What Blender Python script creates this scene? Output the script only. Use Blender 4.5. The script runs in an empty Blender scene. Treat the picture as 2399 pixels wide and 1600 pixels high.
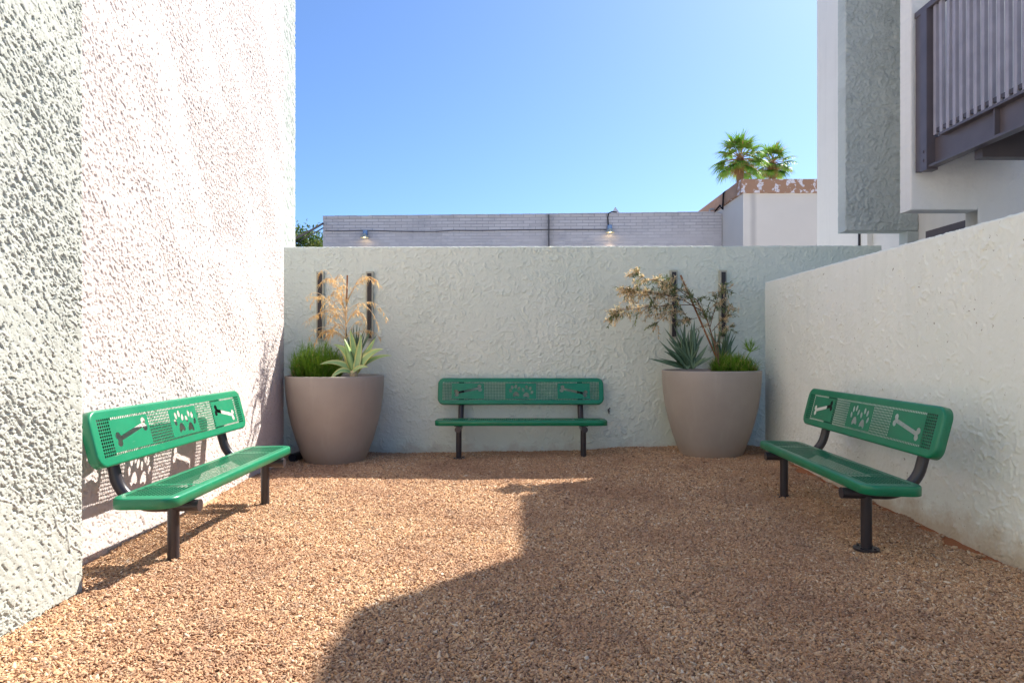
import bpy, bmesh, math, random
import numpy as np
from mathutils import Vector, Matrix, noise
from mathutils.geometry import delaunay_2d_cdt
random.seed(7); rng = np.random.default_rng(11)
PI = math.pi
SC = bpy.context.scene
COL = SC.collection

# ------------------------------------------------------------------ materials
def mat(name):
    m = bpy.data.materials.new(name); m.use_nodes = True
    nt = m.node_tree; b = nt.nodes['Principled BSDF']
    return m, nt, b
def N(nt, typ, **kw):
    n = nt.nodes.new(typ)
    for k, v in kw.items():
        if k in n.inputs.keys(): n.inputs[k].default_value = v
        else: setattr(n, k, v)
    return n
def L(nt, a, b): nt.links.new(a, b)
def obj_co(nt, scale=None):
    t = N(nt, 'ShaderNodeTexCoord')
    return t.outputs['Object']
def math_n(nt, op, a, b=None, c=None):
    n = N(nt, 'ShaderNodeMath', operation=op)
    for i, v in enumerate((a, b, c)):
        if v is None: continue
        if isinstance(v, (int, float)): n.inputs[i].default_value = v
        else: L(nt, v, n.inputs[i])
    return n.outputs[0]
def ramp(nt, fac, stops, interp='LINEAR'):
    r = N(nt, 'ShaderNodeValToRGB'); cr = r.color_ramp; cr.interpolation = interp
    while len(cr.elements) > 1: cr.elements.remove(cr.elements[-1])
    cr.elements[0].position = stops[0][0]; cr.elements[0].color = (*stops[0][1], 1)
    for p, c in stops[1:]:
        e = cr.elements.new(p); e.color = (*c, 1)
    L(nt, fac, r.inputs[0]); return r.outputs[0]
def mix(nt, fac, a, b):
    n = N(nt, 'ShaderNodeMix', data_type='RGBA')
    for i, v in ((0, fac), (6, a), (7, b)):
        if isinstance(v, (int, float)): n.inputs[i].default_value = v
        elif isinstance(v, tuple): n.inputs[i].default_value = (*v, 1)
        else: L(nt, v, n.inputs[i])
    return n.outputs[2]
def noise_n(nt, co, scale, detail=4, rough=.55, dist=0):
    n = N(nt, 'ShaderNodeTexNoise', Scale=scale, Detail=detail, Roughness=rough, Distortion=dist)
    L(nt, co, n.inputs['Vector']); return n.outputs['Fac']
def bump(nt, h, strength, dist, b):
    n = N(nt, 'ShaderNodeBump', Strength=strength, Distance=dist)
    L(nt, h, n.inputs['Height']); L(nt, n.outputs[0], b.inputs['Normal'])

def simple(name, col, rough=.5, metal=0, var=.12, vscale=6, spec=None, bs=None, coat=0):
    m, nt, b = mat(name)
    co = obj_co(nt)
    f = noise_n(nt, co, vscale)
    lo = tuple(c*(1-var) for c in col); hi = tuple(min(1, c*(1+var)) for c in col)
    L(nt, ramp(nt, f, [(.3, lo), (.7, hi)]), b.inputs['Base Color'])
    b.inputs['Roughness'].default_value = rough; b.inputs['Metallic'].default_value = metal
    if spec is not None: b.inputs['Specular IOR Level'].default_value = spec
    if coat: b.inputs['Coat Weight'].default_value = coat; b.inputs['Coat Roughness'].default_value = .15
    if bs: bump(nt, noise_n(nt, co, bs[0], 6), bs[1], bs[2], b)
    return m
def stucco(name, col, col2, dirt=None, fine=.5, worms=0.0, pits=0.0, streak=.22):
    m, nt, b = mat(name); co = obj_co(nt)
    f = noise_n(nt, co, 1.3, 5, .6)
    c = ramp(nt, f, [(.3, col), (.7, col2)])
    g = noise_n(nt, co, 9, 5, .7)
    c = mix(nt, math_n(nt, 'MULTIPLY', ramp(nt, g, [(.55, (0, 0, 0)), (.75, (1, 1, 1))]), .25), c, tuple(x*.86 for x in col))
    mp = N(nt, 'ShaderNodeMapping'); mp.inputs['Scale'].default_value = (7, 7, .55); L(nt, co, mp.inputs['Vector'])
    stk = noise_n(nt, mp.outputs[0], 1.0, 5, .65)
    c = mix(nt, math_n(nt, 'MULTIPLY', ramp(nt, stk, [(.52, (0, 0, 0)), (.72, (1, 1, 1))]), streak), c, tuple(x*.80 for x in col))
    pt = noise_n(nt, co, .7, 2, .4)
    c = mix(nt, math_n(nt, 'MULTIPLY', ramp(nt, pt, [(.54, (0, 0, 0)), (.57, (1, 1, 1))]), streak*.5), c, tuple(min(.9, x*1.12) for x in col2))
    if pits:
        v = noise_n(nt, co, 38, 3, .6, .8)
        p = ramp(nt, v, [(.0, (1, 1, 1)), (.285, (1, 1, 1)), (.31, (0, 0, 0))])
        c = mix(nt, math_n(nt, 'MULTIPLY', p, pits), c, (.20, .15, .10))
    if dirt:
        sp = N(nt, 'ShaderNodeSeparateXYZ'); L(nt, co, sp.inputs[0])
        n2 = noise_n(nt, co, 5, 6, .7)
        hgt = math_n(nt, 'ADD', sp.outputs['Z'], math_n(nt, 'MULTIPLY', math_n(nt, 'SUBTRACT', n2, .5), -.45))
        d = ramp(nt, hgt, [(.02, (1, 1, 1)), (dirt[1], (0, 0, 0))])
        c = mix(nt, math_n(nt, 'MULTIPLY', d, dirt[2]), c, dirt[0])
    L(nt, c, b.inputs['Base Color']); b.inputs['Roughness'].default_value = .9
    b.inputs['Specular IOR Level'].default_value = .25
    h = math_n(nt, 'MULTIPLY', noise_n(nt, co, 220, 4, .65), .35)
    h = math_n(nt, 'ADD', h, math_n(nt, 'MULTIPLY', noise_n(nt, co, 70, 4, .6), .6))
    if worms:
        w = noise_n(nt, co, 11, 3, .55, 1.2)
        a = math_n(nt, 'ABSOLUTE', math_n(nt, 'SUBTRACT', w, .5))
        w2 = ramp(nt, a, [(0, (1, 1, 1)), (.022, (0, 0, 0))])
        mk = ramp(nt, noise_n(nt, co, 2.1, 3), [(.45, (0, 0, 0)), (.62, (1, 1, 1))])
        h = math_n(nt, 'ADD', h, math_n(nt, 'MULTIPLY', math_n(nt, 'MULTIPLY', w2, mk), worms))
    bump(nt, h, fine, .004, b)
    return m

M = {}
M['sage'] = stucco('sage_stucco', (.67, .735, .655), (.72, .775, .695), dirt=((.48, .42, .35), .12, .5), fine=.7)
M['sage_dark'] = stucco('grey_sage_stucco', (.47, .515, .495), (.53, .57, .55), fine=.7, worms=1.5)
M['sage_light'] = stucco('pale_sage_stucco', (.82, .86, .795), (.86, .89, .835), dirt=((.50, .38, .25), .20, .75), fine=.5, pits=.75)
M['sage_near'] = stucco('light_sage_stucco', (.40, .42, .385), (.445, .46, .425), fine=.7, streak=.08)
M['pilaster'] = stucco('pilaster_stucco', (.36, .40, .37), (.41, .445, .415), fine=.7)
M['white'] = stucco('white_stucco', (.565, .505, .49), (.61, .55, .535), fine=.7, streak=.05)
M['white_b'] = stucco('white_building_stucco', (.82, .78, .72), (.86, .82, .76), fine=.5, worms=.7)
M['white_soft'] = stucco('warm_white_stucco', (.82, .79, .74), (.86, .83, .79), fine=.4, worms=.5)
def green_mat():
    m, nt, b = mat('green_plastisol_coating'); co = obj_co(nt)
    c = ramp(nt, noise_n(nt, co, 3.5, 5, .6), [(.3, (.002, .165, .078)), (.7, (.004, .22, .104))])
    du = math_n(nt, 'MULTIPLY', ramp(nt, noise_n(nt, co, 9, 7, .7), [(.56, (0, 0, 0)), (.72, (1, 1, 1))]), .13)
    c = mix(nt, du, c, (.16, .30, .20))
    sc = N(nt, 'ShaderNodeMapping'); sc.inputs['Scale'].default_value = (3, 60, 60); sc.inputs['Rotation'].default_value = (.2, .1, .5); L(nt, co, sc.inputs['Vector'])
    scr = math_n(nt, 'MULTIPLY', ramp(nt, noise_n(nt, sc.outputs[0], 1.0, 3, .6), [(.70, (0, 0, 0)), (.73, (1, 1, 1))]), .45)
    c = mix(nt, scr, c, (.20, .42, .27))
    L(nt, c, b.inputs['Base Color'])
    r = N(nt, 'ShaderNodeMapRange'); L(nt, noise_n(nt, co, 6, 5), r.inputs[0]); r.inputs[3].default_value = .24; r.inputs[4].default_value = .5; L(nt, r.outputs[0], b.inputs['Roughness'])
    b.inputs['Coat Weight'].default_value = .2; b.inputs['Coat Roughness'].default_value = .2
    bump(nt, noise_n(nt, co, 90, 4), .12, .001, b)
    return m
M['green'] = green_mat()
M['black'] = simple('black_powder_coated_steel', (.034, .029, .034), .32, var=.1)
def pot_mat():
    m, nt, b = mat('taupe_fibre_cement'); co = obj_co(nt)
    c = ramp(nt, noise_n(nt, co, 2.2, 6, .6), [(.3, (.325, .285, .25)), (.7, (.38, .335, .295))])
    mp = N(nt, 'ShaderNodeMapping'); mp.inputs['Scale'].default_value = (9, 9, .8); L(nt, co, mp.inputs['Vector'])
    c = mix(nt, math_n(nt, 'MULTIPLY', ramp(nt, noise_n(nt, mp.outputs[0], 1, 5, .7), [(.55, (0, 0, 0)), (.75, (1, 1, 1))]), .3), c, (.46, .42, .37))
    sp = N(nt, 'ShaderNodeSeparateXYZ'); L(nt, co, sp.inputs[0])
    h = math_n(nt, 'ADD', sp.outputs['Z'], math_n(nt, 'MULTIPLY', math_n(nt, 'SUBTRACT', noise_n(nt, co, 7, 6, .7), .5), .25))
    c = mix(nt, math_n(nt, 'MULTIPLY', ramp(nt, h, [(.02, (1, 1, 1)), (.16, (0, 0, 0))]), .5), c, (.36, .24, .16))
    L(nt, c, b.inputs['Base Color']); b.inputs['Roughness'].default_value = .6
    bump(nt, noise_n(nt, co, 45, 6), .18, .002, b)
    return m
M['pot'] = pot_mat()
M['potting'] = simple('potting_soil', (.08, .05, .032), .95, var=.4, vscale=40, bs=(60, 1, .02))
M['bark'] = simple('dry_bark', (.20, .12, .07), .9, var=.3, vscale=30)
M['cane'] = simple('bamboo_stake', (.30, .13, .05), .6, var=.2, vscale=20)
M['brown'] = simple('brown_painted_metal', (.115, .095, .105), .42, var=.1)
M['brownd'] = simple('dark_brown_painted_metal', (.075, .062, .066), .45, var=.1)
M['dark'] = simple('dark_louvre', (.032, .026, .028), .5)
M['frame'] = simple('pale_olive_light_frame', (.46, .46, .37), .6)
M['cable'] = simple('black_cable', (.015, .015, .018), .95, spec=.08)
M['bluem'] = simple('weathered_blue_lamp_enamel', (.12, .22, .42), .45)
M['glass'] = simple('dark_window_glass', (.03, .03, .035), .1)
def beige_mat():
    m, nt, b = mat('beige_render'); co = obj_co(nt)
    c = ramp(nt, noise_n(nt, co, .6, 4), [(.3, (.63, .575, .505)), (.7, (.69, .63, .555))])
    sp = N(nt, 'ShaderNodeSeparateXYZ'); L(nt, co, sp.inputs[0])
    d = math_n(nt, 'ABSOLUTE', math_n(nt, 'SUBTRACT', math_n(nt, 'ADD', sp.outputs['X'], math_n(nt, 'MULTIPLY', noise_n(nt, co, 1.5, 3), .08)), 7.53))
    c = mix(nt, math_n(nt, 'MULTIPLY', ramp(nt, d, [(.03, (1, 1, 1)), (.13, (0, 0, 0))]), .55), c, (.34, .31, .29))
    L(nt, c, b.inputs['Base Color']); b.inputs['Roughness'].default_value = .9
    bump(nt, noise_n(nt, co, 30, 5), .2, .01, b)
    return m
M['beige'] = beige_mat()
M['roofing'] = simple('grey_roofing', (.35, .34, .33), .9)
M['pale'] = simple('pale_tower_render', (.72, .66, .62), .9)
def leafmat(name, c1, c2, c3=None, rough=.5, scale=14, trans=.25):
    m, nt, b = mat(name); co = obj_co(nt)
    st = [(.3, c1), (.55, c2)] + ([(.75, c3)] if c3 else [])
    f = noise_n(nt, co, scale, 3)
    c = ramp(nt, f, st)
    L(nt, c, b.inputs['Base Color']); b.inputs['Roughness'].default_value = rough
    tr = N(nt, 'ShaderNodeBsdfTranslucent'); L(nt, c, tr.inputs[0])
    mx = N(nt, 'ShaderNodeMixShader'); mx.inputs[0].default_value = trans
    out = nt.nodes['Material Output']
    L(nt, b.outputs[0], mx.inputs[1]); L(nt, tr.outputs[0], mx.inputs[2]); L(nt, mx.outputs[0], out.inputs[0])
    return m
M['leaf'] = leafmat('fine_green_foliage', (.12, .27, .02), (.24, .44, .035), (.38, .50, .06))
M['aloe'] = leafmat('aloe_leaf', (.09, .17, .10), (.16, .26, .16), (.22, .31, .19), .45, 6, .1)
M['agave'] = leafmat('agave_leaf', (.26, .44, .16), (.38, .56, .24), (.48, .64, .34), .45, 6, .15)
M['agave_edge'] = leafmat('agave_yellow_margin', (.62, .68, .20), (.70, .72, .30), None, .5, 8, .2)
M['straw'] = leafmat('dry_orange_foliage', (.70, .44, .16), (.86, .62, .28), (.90, .74, .46), .7, 20, .35)
M['tan'] = leafmat('dry_tan_leaf', (.60, .46, .25), (.80, .65, .42), (.86, .77, .60), .7, 20, .25)
M['olive'] = leafmat('olive_leaf', (.09, .14, .055), (.18, .24, .09), (.36, .38, .13), .5, 20, .15)
M['palm'] = leafmat('palm_frond_green', (.09, .22, .02), (.19, .35, .04), (.32, .44, .08), .5, 1.6, .3)
M['palmdry'] = leafmat('palm_dry_fibre', (.32, .15, .06), (.48, .28, .13), (.60, .45, .28), .8, 3, .2)
M['tree'] = leafmat('tree_leaf', (.035, .08, .015), (.09, .15, .02), (.24, .22, .05), .6, 1.5, .25)

def brick_mat():
    m, nt, b = mat('painted_grey_block'); co = obj_co(nt)
    sp = N(nt, 'ShaderNodeSeparateXYZ'); L(nt, co, sp.inputs[0])
    cb = N(nt, 'ShaderNodeCombineXYZ'); L(nt, sp.outputs['X'], cb.inputs[0]); L(nt, sp.outputs['Z'], cb.inputs[1])
    br = N(nt, 'ShaderNodeTexBrick', Scale=1.0)
    br.inputs['Brick Width'].default_value = .406; br.inputs['Row Height'].default_value = .104
    br.inputs['Mortar Size'].default_value = .006; br.inputs['Mortar Smooth'].default_value = .3; br.inputs['Bias'].default_value = 0
    br.inputs['Color1'].default_value = (.53, .49, .48, 1); br.inputs['Color2'].default_value = (.60, .56, .55, 1)
    br.inputs['Mortar'].default_value = (.58, .54, .54, 1)
    L(nt, cb.outputs[0], br.inputs['Vector'])
    # mortar wears dark in the upper courses only
    up = ramp(nt, math_n(nt, 'ADD', sp.outputs['Z'], math_n(nt, 'MULTIPLY', noise_n(nt, co, .9, 4), .8)), [(5.35/8, (0, 0, 0)), (5.65/8, (1, 1, 1))])
    upn = math_n(nt, 'ADD', sp.outputs['Z'], math_n(nt, 'MULTIPLY', noise_n(nt, co, .9, 4), .5))
    up = math_n(nt, 'SMOOTH_MIN', 1, math_n(nt, 'MAXIMUM', 0, math_n(nt, 'MULTIPLY', math_n(nt, 'SUBTRACT', upn, 5.15), 2.2)), .05)
    fac = math_n(nt, 'MULTIPLY', math_n(nt, 'MULTIPLY', br.outputs['Fac'], up), .85)
    c = mix(nt, fac, br.outputs['Color'], (.17, .165, .18))
    st = noise_n(nt, co, 1.7, 6, .75)
    c = mix(nt, ramp(nt, st, [(.5, (0, 0, 0)), (.75, (.6, .6, .6))]), c, (.33, .32, .34))
    L(nt, c, b.inputs['Base Color']); b.inputs['Roughness'].default_value = .85
    bump(nt, math_n(nt, 'SUBTRACT', 1, br.outputs['Fac']), .7, .012, b)
    return m
M['brick'] = brick_mat()
def coping_mat():
    m, nt, b = mat('peeling_brown_coping'); co = obj_co(nt)
    f = noise_n(nt, co, 4.2, 8, .66, .3)
    c = ramp(nt, f, [(.0, (.33, .18, .11)), (.50, (.36, .20, .12)), (.545, (.37, .21, .125)), (.55, (.66, .60, .60)), (.64, (.68, .62, .62)), (.645, (.36, .35, .40))], 'LINEAR')
    sp = N(nt, 'ShaderNodeSeparateXYZ'); L(nt, co, sp.inputs[0])
    fr = ramp(nt, sp.outputs['X'], [(0, (0, 0, 0)), (.01, (0, 0, 0))])
    L(nt, c, b.inputs['Base Color']); b.inputs['Roughness'].default_value = .8
    return m
M['coping'] = coping_mat()
M['coping2'] = simple('brown_coping_paint', (.36, .21, .13), .8, var=.15, vscale=3)

def ground_mat():
    m, nt, b = mat('decomposed_granite_ground'); co = obj_co(nt)
    v = N(nt, 'ShaderNodeTexVoronoi', Scale=85.0); L(nt, co, v.inputs['Vector'])
    sp = N(nt, 'ShaderNodeSeparateColor'); L(nt, v.outputs['Color'], sp.inputs[0])
    c = ramp(nt, sp.outputs[0], [(0, (.20, .13, .095)), (.5, (.38, .25, .17)), (1, (.55, .42, .30))])
    p = N(nt, 'ShaderNodeSeparateXYZ'); L(nt, co, p.inputs[0])
    nz = noise_n(nt, co, 3.5, 4)
    e1 = math_n(nt, 'ADD', p.outputs['X'], math_n(nt, 'MULTIPLY', nz, .12))
    s1 = ramp(nt, math_n(nt, 'MULTIPLY', e1, .2), [(2.52*.2, (0, 0, 0)), (2.58*.2, (1, 1, 1))])
    c = mix(nt, s1, c, (.40, .145, .055))
    e2 = math_n(nt, 'ADD', p.outputs['Y'], math_n(nt, 'MULTIPLY', nz, .1))
    s2 = ramp(nt, math_n(nt, 'MULTIPLY', e2, .1), [(.712, (0, 0, 0)), (.718, (1, 1, 1))])
    c = mix(nt, s2, c, (.42, .16, .06))
    s3 = ramp(nt, math_n(nt, 'MULTIPLY', p.outputs['X'], -.2), [(.385, (0, 0, 0)), (.41, (1, 1, 1))])
    c = mix(nt, math_n(nt, 'MULTIPLY', s3, .55), c, (.48, .24, .11))
    far = ramp(nt, math_n(nt, 'MULTIPLY', p.outputs['Y'], .1), [(.735, (0, 0, 0)), (.74, (1, 1, 1))])
    c = mix(nt, far, c, ramp(nt, noise_n(nt, co, .8, 5), [(.3, (.26, .26, .255)), (.7, (.34, .335, .33))]))
    far3 = ramp(nt, math_n(nt, 'MULTIPLY', p.outputs['Y'], -.1), [(.06, (0, 0, 0)), (.065, (1, 1, 1))])  # pale ground behind the camera, added to bounce sun into the courtyard
    c = mix(nt, far3, c, (.55, .53, .49))
    far2 = ramp(nt, math_n(nt, 'MULTIPLY', p.outputs['X'], .1), [(.275, (0, 0, 0)), (.28, (1, 1, 1))])
    c = mix(nt, far2, c, (.42, .41, .39))
    L(nt, c, b.inputs['Base Color']); b.inputs['Roughness'].default_value = .95
    bump(nt, v.outputs['Distance'], .8, .006, b)
    return m
M['ground'] = ground_mat()
def pebble_mat():
    m, nt, b = mat('gravel_chips')
    oi = N(nt, 'ShaderNodeObjectInfo')
    c = ramp(nt, oi.outputs['Random'], [(0, (.12, .065, .04)), (.10, (.36, .205, .115)), (.26, (.60, .37, .205)), (.42, (.46, .275, .155)), (.55, (.66, .44, .26)),
            (.68, (.30, .195, .14)), (.80, (.60, .345, .175)), (.92, (.66, .48, .31)), (1, (.72, .60, .46))])
    at = N(nt, 'ShaderNodeTexCoord')
    geo = N(nt, 'ShaderNodeNewGeometry')
    n = noise_n(nt, geo.outputs['Position'], 1.1, 4)
    c = mix(nt, math_n(nt, 'MULTIPLY', ramp(nt, n, [(.44, (0, 0, 0)), (.62, (1, 1, 1))]), .50), c, (.33, .18, .108))
    n2 = noise_n(nt, geo.outputs['Position'], 5.5, 4, .7)
    c = mix(nt, math_n(nt, 'MULTIPLY', ramp(nt, n2, [(.56, (0, 0, 0)), (.70, (1, 1, 1))]), .45), c, (.22, .14, .10))
    L(nt, c, b.inputs['Base Color']); b.inputs['Roughness'].default_value = .8
    b.inputs['Specular IOR Level'].default_value = .35
    return m
M['pebble'] = pebble_mat()

# ------------------------------------------------------------------ object helpers
def tag(o, label=None, cat=None, group=None, kind=None):
    if label: o['label'] = label
    if cat: o['category'] = cat
    if group: o['group'] = group
    if kind: o['kind'] = kind
    return o
def empty(name, loc, label, cat, group=None, rz=0):
    o = bpy.data.objects.new(name, None); COL.objects.link(o); o.location = loc; o.rotation_euler = (0, 0, rz)
    o.empty_display_size = .1
    return tag(o, label, cat, group)
def link(name, me, mats, parent=None, loc=None):
    o = bpy.data.objects.new(name, me); COL.objects.link(o)
    for m in (mats if isinstance(mats, (list, tuple)) else [mats]): me.materials.append(m)
    if parent is not None: o.parent = parent
    if loc is not None: o.location = loc
    return o
def from_np(name, V, quads, ngons=(), smooth_quads=0):
    """V (n,3); quads (m,4); ngons list of index lists"""
    me = bpy.data.meshes.new(name)
    quads = np.asarray(quads, dtype=np.int32).reshape(-1, 4)
    nq = len(quads)
    loops = quads.ravel(); starts = np.arange(nq)*4; tot = np.full(nq, 4)
    for g in ngons:
        starts = np.append(starts, len(loops)); tot = np.append(tot, len(g)); loops = np.append(loops, g)
    me.vertices.add(len(V)); me.vertices.foreach_set('co', np.asarray(V, dtype=np.float32).ravel())
    me.loops.add(len(loops)); me.loops.foreach_set('vertex_index', loops.astype(np.int32))
    me.polygons.add(len(starts)); me.polygons.foreach_set('loop_start', starts.astype(np.int32))
    try: me.polygons.foreach_set('loop_total', tot.astype(np.int32))
    except Exception: pass
    sm = np.zeros(len(starts), dtype=bool); sm[:smooth_quads] = True
    me.polygons.foreach_set('use_smooth', sm)
    me.update(calc_edges=True); me.validate()
    return me
class MB:
    """collects simple shapes into one mesh"""
    def __init__(s): s.v = []; s.f = []; s.m = []; s.sm = []
    def add(s, vs, fs, mi=0, smooth=False):
        o = len(s.v); s.v += [tuple(v) for v in vs]
        for f in fs: s.f.append(tuple(i+o for i in f)); s.m.append(mi); s.sm.append(smooth)
    def box(s, a, b, mi=0):
        x0, y0, z0 = a; x1, y1, z1 = b
        s.add([(x0,y0,z0),(x1,y0,z0),(x1,y1,z0),(x0,y1,z0),(x0,y0,z1),(x1,y0,z1),(x1,y1,z1),(x0,y1,z1)],
              [(3,2,1,0),(4,5,6,7),(0,1,5,4),(1,2,6,5),(2,3,7,6),(3,0,4,7)], mi)
    def tube(s, pts, r, n=10, mi=0, caps=True, smooth=True):
        pts = [Vector(p) for p in pts]; k = len(pts)
        rs = r if isinstance(r, (list, tuple)) else [r]*k
        t0 = (pts[1]-pts[0]).normalized()
        up = Vector((0,0,1)) if abs(t0.z) < .9 else Vector((1,0,0))
        nrm = t0.cross(up).normalized(); vs = []
        for i, p in enumerate(pts):
            t = (pts[min(i+1,k-1)]-pts[max(i-1,0)]).normalized()
            nrm = (nrm - t*nrm.dot(t)).normalized(); bn = t.cross(nrm)
            for j in range(n):
                a = 2*PI*j/n; vs.append(p + (nrm*math.cos(a)+bn*math.sin(a))*rs[i])
        fs = [(i*n+j, i*n+(j+1)%n, (i+1)*n+(j+1)%n, (i+1)*n+j) for i in range(k-1) for j in range(n)]
        s.add(vs, fs, mi, smooth)
        if caps:
            o = len(s.v)
            s.add(vs[:n], [tuple(range(n))[::-1]], mi); s.add(vs[-n:], [tuple(range(n))], mi)
    def lathe(s, prof, n=64, mi=0, c=(0,0), smooth=True):
        vs = []; k = len(prof)
        for r, z in prof:
            for j in range(n):
                a = 2*PI*j/n; vs.append((c[0]+r*math.cos(a), c[1]+r*math.sin(a), z))
        s.add(vs, [(i*n+j, i*n+(j+1)%n, (i+1)*n+(j+1)%n, (i+1)*n+j) for i in range(k-1) for j in range(n)], mi, smooth)
    def blade(s, base, d, length, width, droop=0, seg=4, mi=0, thick=0, wpow=1.0, up=None, edge=None, fold=.25):
        """a tapering leaf that starts along d and droops; edge=(mi2, share) gives a margin"""
        d = Vector(d).normalized(); p = Vector(base); st = length/seg
        side = d.cross(Vector((0,0,1)));
        if side.length < .05: side = Vector((random.uniform(-1,1), random.uniform(-1,1), 0))
        side.normalize(); rows = []
        for i in range(seg+1):
            t = i/seg; w = width*.5*((1-t)**max(wpow,.01))*(1 if t > 0 else .8)
            if wpow < 0: w = width*.5*math.sin(PI*min(1, max(.08, t*.92+.06)))
            nn = side.cross(d).normalized()
            rows.append((p.copy(), side*w, nn*w*fold*2))
            p = p + d*st; d = (d + Vector((0,0,-droop/seg))).normalized()
        if edge is None:
            vs = []; fs = []
            for c, w, q in rows: vs += [c-w+q, c, c+w+q]
            for i in range(seg):
                a = i*3; fs += [(a,a+1,a+4,a+3),(a+1,a+2,a+5,a+4)]
            s.add(vs, fs, mi, True)
        else:
            m2, sh = edge; vs = []
            for c, w, q in rows: vs += [c-w+q, c-w*(1-sh)+q*.7, c, c+w*(1-sh)+q*.7, c+w+q]
            for i in range(seg):
                a = i*5
                s_off = None
            o = len(s.v); s.v += [tuple(v) for v in vs]
            for i in range(seg):
                a = o+i*5
                for j, mm in ((0,m2),(1,mi),(2,mi),(3,m2)):
                    s.f.append((a+j,a+j+1,a+j+6,a+j+5)); s.m.append(mm); s.sm.append(True)
    def build(s, name, mats, parent=None, loc=None, bevel=0):
        me = bpy.data.meshes.new(name); me.from_pydata(s.v, [], s.f)
        me.polygons.foreach_set('material_index', s.m); me.polygons.foreach_set('use_smooth', s.sm)
        me.update()
        if bevel:
            bm = bmesh.new(); bm.from_mesh(me)
            bmesh.ops.bevel(bm, geom=bm.edges[:], offset=bevel, segments=2, affect='EDGES', profile=.5)
            bm.to_mesh(me); bm.free()
        return link(name, me, mats, parent, loc)

# ------------------------------------------------------------------ numpy noise
_P = {}
def pn(x, y, seed=0):
    if seed not in _P:
        r = np.random.default_rng(seed+100); p = r.permutation(256); a = r.random(256)*2*np.pi
        _P[seed] = (np.concatenate([p, p]), np.cos(a), np.sin(a))
    p, gx, gy = _P[seed]
    xi = np.floor(x).astype(np.int64); yi = np.floor(y).astype(np.int64); xf = x-xi; yf = y-yi
    u = xf*xf*xf*(xf*(xf*6-15)+10); v = yf*yf*yf*(yf*(yf*6-15)+10)
    def g(ix, iy, dx, dy):
        h = p[p[ix & 255] + (iy & 255)]; return gx[h]*dx + gy[h]*dy
    a = g(xi, yi, xf, yf); b = g(xi+1, yi, xf-1, yf); c = g(xi, yi+1, xf, yf-1); d = g(xi+1, yi+1, xf-1, yf-1)
    return (a+u*(b-a))*(1-v) + (c+u*(d-c))*v
def fbm(x, y, seed=0, o=4, g=.5):
    s = 0; a = 1
    for i in range(o):
        s = s + a*pn(x, y, seed+i); x = x*2.03+5.1; y = y*2.03+1.7; a *= g
    return s
def sst(a, b, x):
    t = np.clip((x-a)/(b-a), 0, 1); return t*t*(3-2*t)

def slab(P0, U, V, Nn, w, h, res, hf, thick, jagfun=None, arris=(1,1,1,1)):
    """stucco slab: front grid displaced by hf(u,v) along Nn, closed at sides and back"""
    P0, U, V, Nn = map(lambda q: np.array(q, float), (P0, U, V, Nn))
    nu = max(2, int(round(w/res))+1); nv = max(2, int(round(h/res))+1)
    u = np.linspace(0, w, nu); v = np.linspace(0, h, nv)
    uu, vv = np.meshgrid(u, v, indexing='ij')
    H = hf(uu, vv)
    a0, a1, a2, a3 = arris
    e = np.minimum(np.minimum(uu if a0 else 9, w-uu if a1 else 9), np.minimum(vv if a2 else 9, h-vv if a3 else 9))     # rounded arrises
    H = H - .008*np.clip(1-e/.014, 0, 1)**2
    uj = uu.copy(); vj = vv.copy()
    ee = .0035
    if a0: uj[0, :] += ee*fbm(v*26, v*0+3.3, 41, 3)
    if a1: uj[-1, :] += ee*fbm(v*26, v*0+7.3, 42, 3)
    vj[:, -1] += ee*fbm(u*26, u*0+9.3, 43, 3)*1.4
    if jagfun is not None:
        k = min(12, nv//3); J = jagfun(u)
        for r in range(k): vj[:, r] += J*(1-r/k)
    C = P0 + uj[..., None]*U + vj[..., None]*V + H[..., None]*Nn
    VV = C.reshape(-1, 3); idx = np.arange(nu*nv).reshape(nu, nv)
    q = np.stack([idx[:-1, :-1], idx[1:, :-1], idx[1:, 1:], idx[:-1, 1:]], -1).reshape(-1, 4)
    if np.dot(np.cross(U, V), Nn) < 0: q = q[:, ::-1]
    loop = np.concatenate([idx[:, 0], idx[-1, 1:], idx[::-1, -1][1:], idx[0, ::-1][1:-1]])
    n0 = len(VV); B = VV[loop] - Nn*(thick + ((VV[loop]-P0)@Nn)[:, None]) 
    VV = np.vstack([VV, B]); m = len(loop); a = np.arange(m); b = (a+1) % m
    s = np.stack([loop[a], n0+a, n0+b, loop[b]], -1)
    U_ = ((np.concatenate([VV[loop[a]][:, None], VV[loop[b]][:, None]], 1)-P0)@U)
    if not a0: s = s[~(U_ < 1e-3).all(1)]
    if not a1: s = s[~(U_ > w-1e-3).all(1)]
    ng = list((n0+a)[::-1])
    if np.dot(np.cross(U, V), Nn) < 0: s = s[:, ::-1]; ng = ng[::-1]
    return VV, q, s, ng
def slab_obj(name, material, parent, *a, **k):
    V, q, s, ng = slab(*a, **k)
    me = from_np(name, V, np.vstack([q, s]), [ng], smooth_quads=len(q))
    return link(name, me, material, parent)

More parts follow.
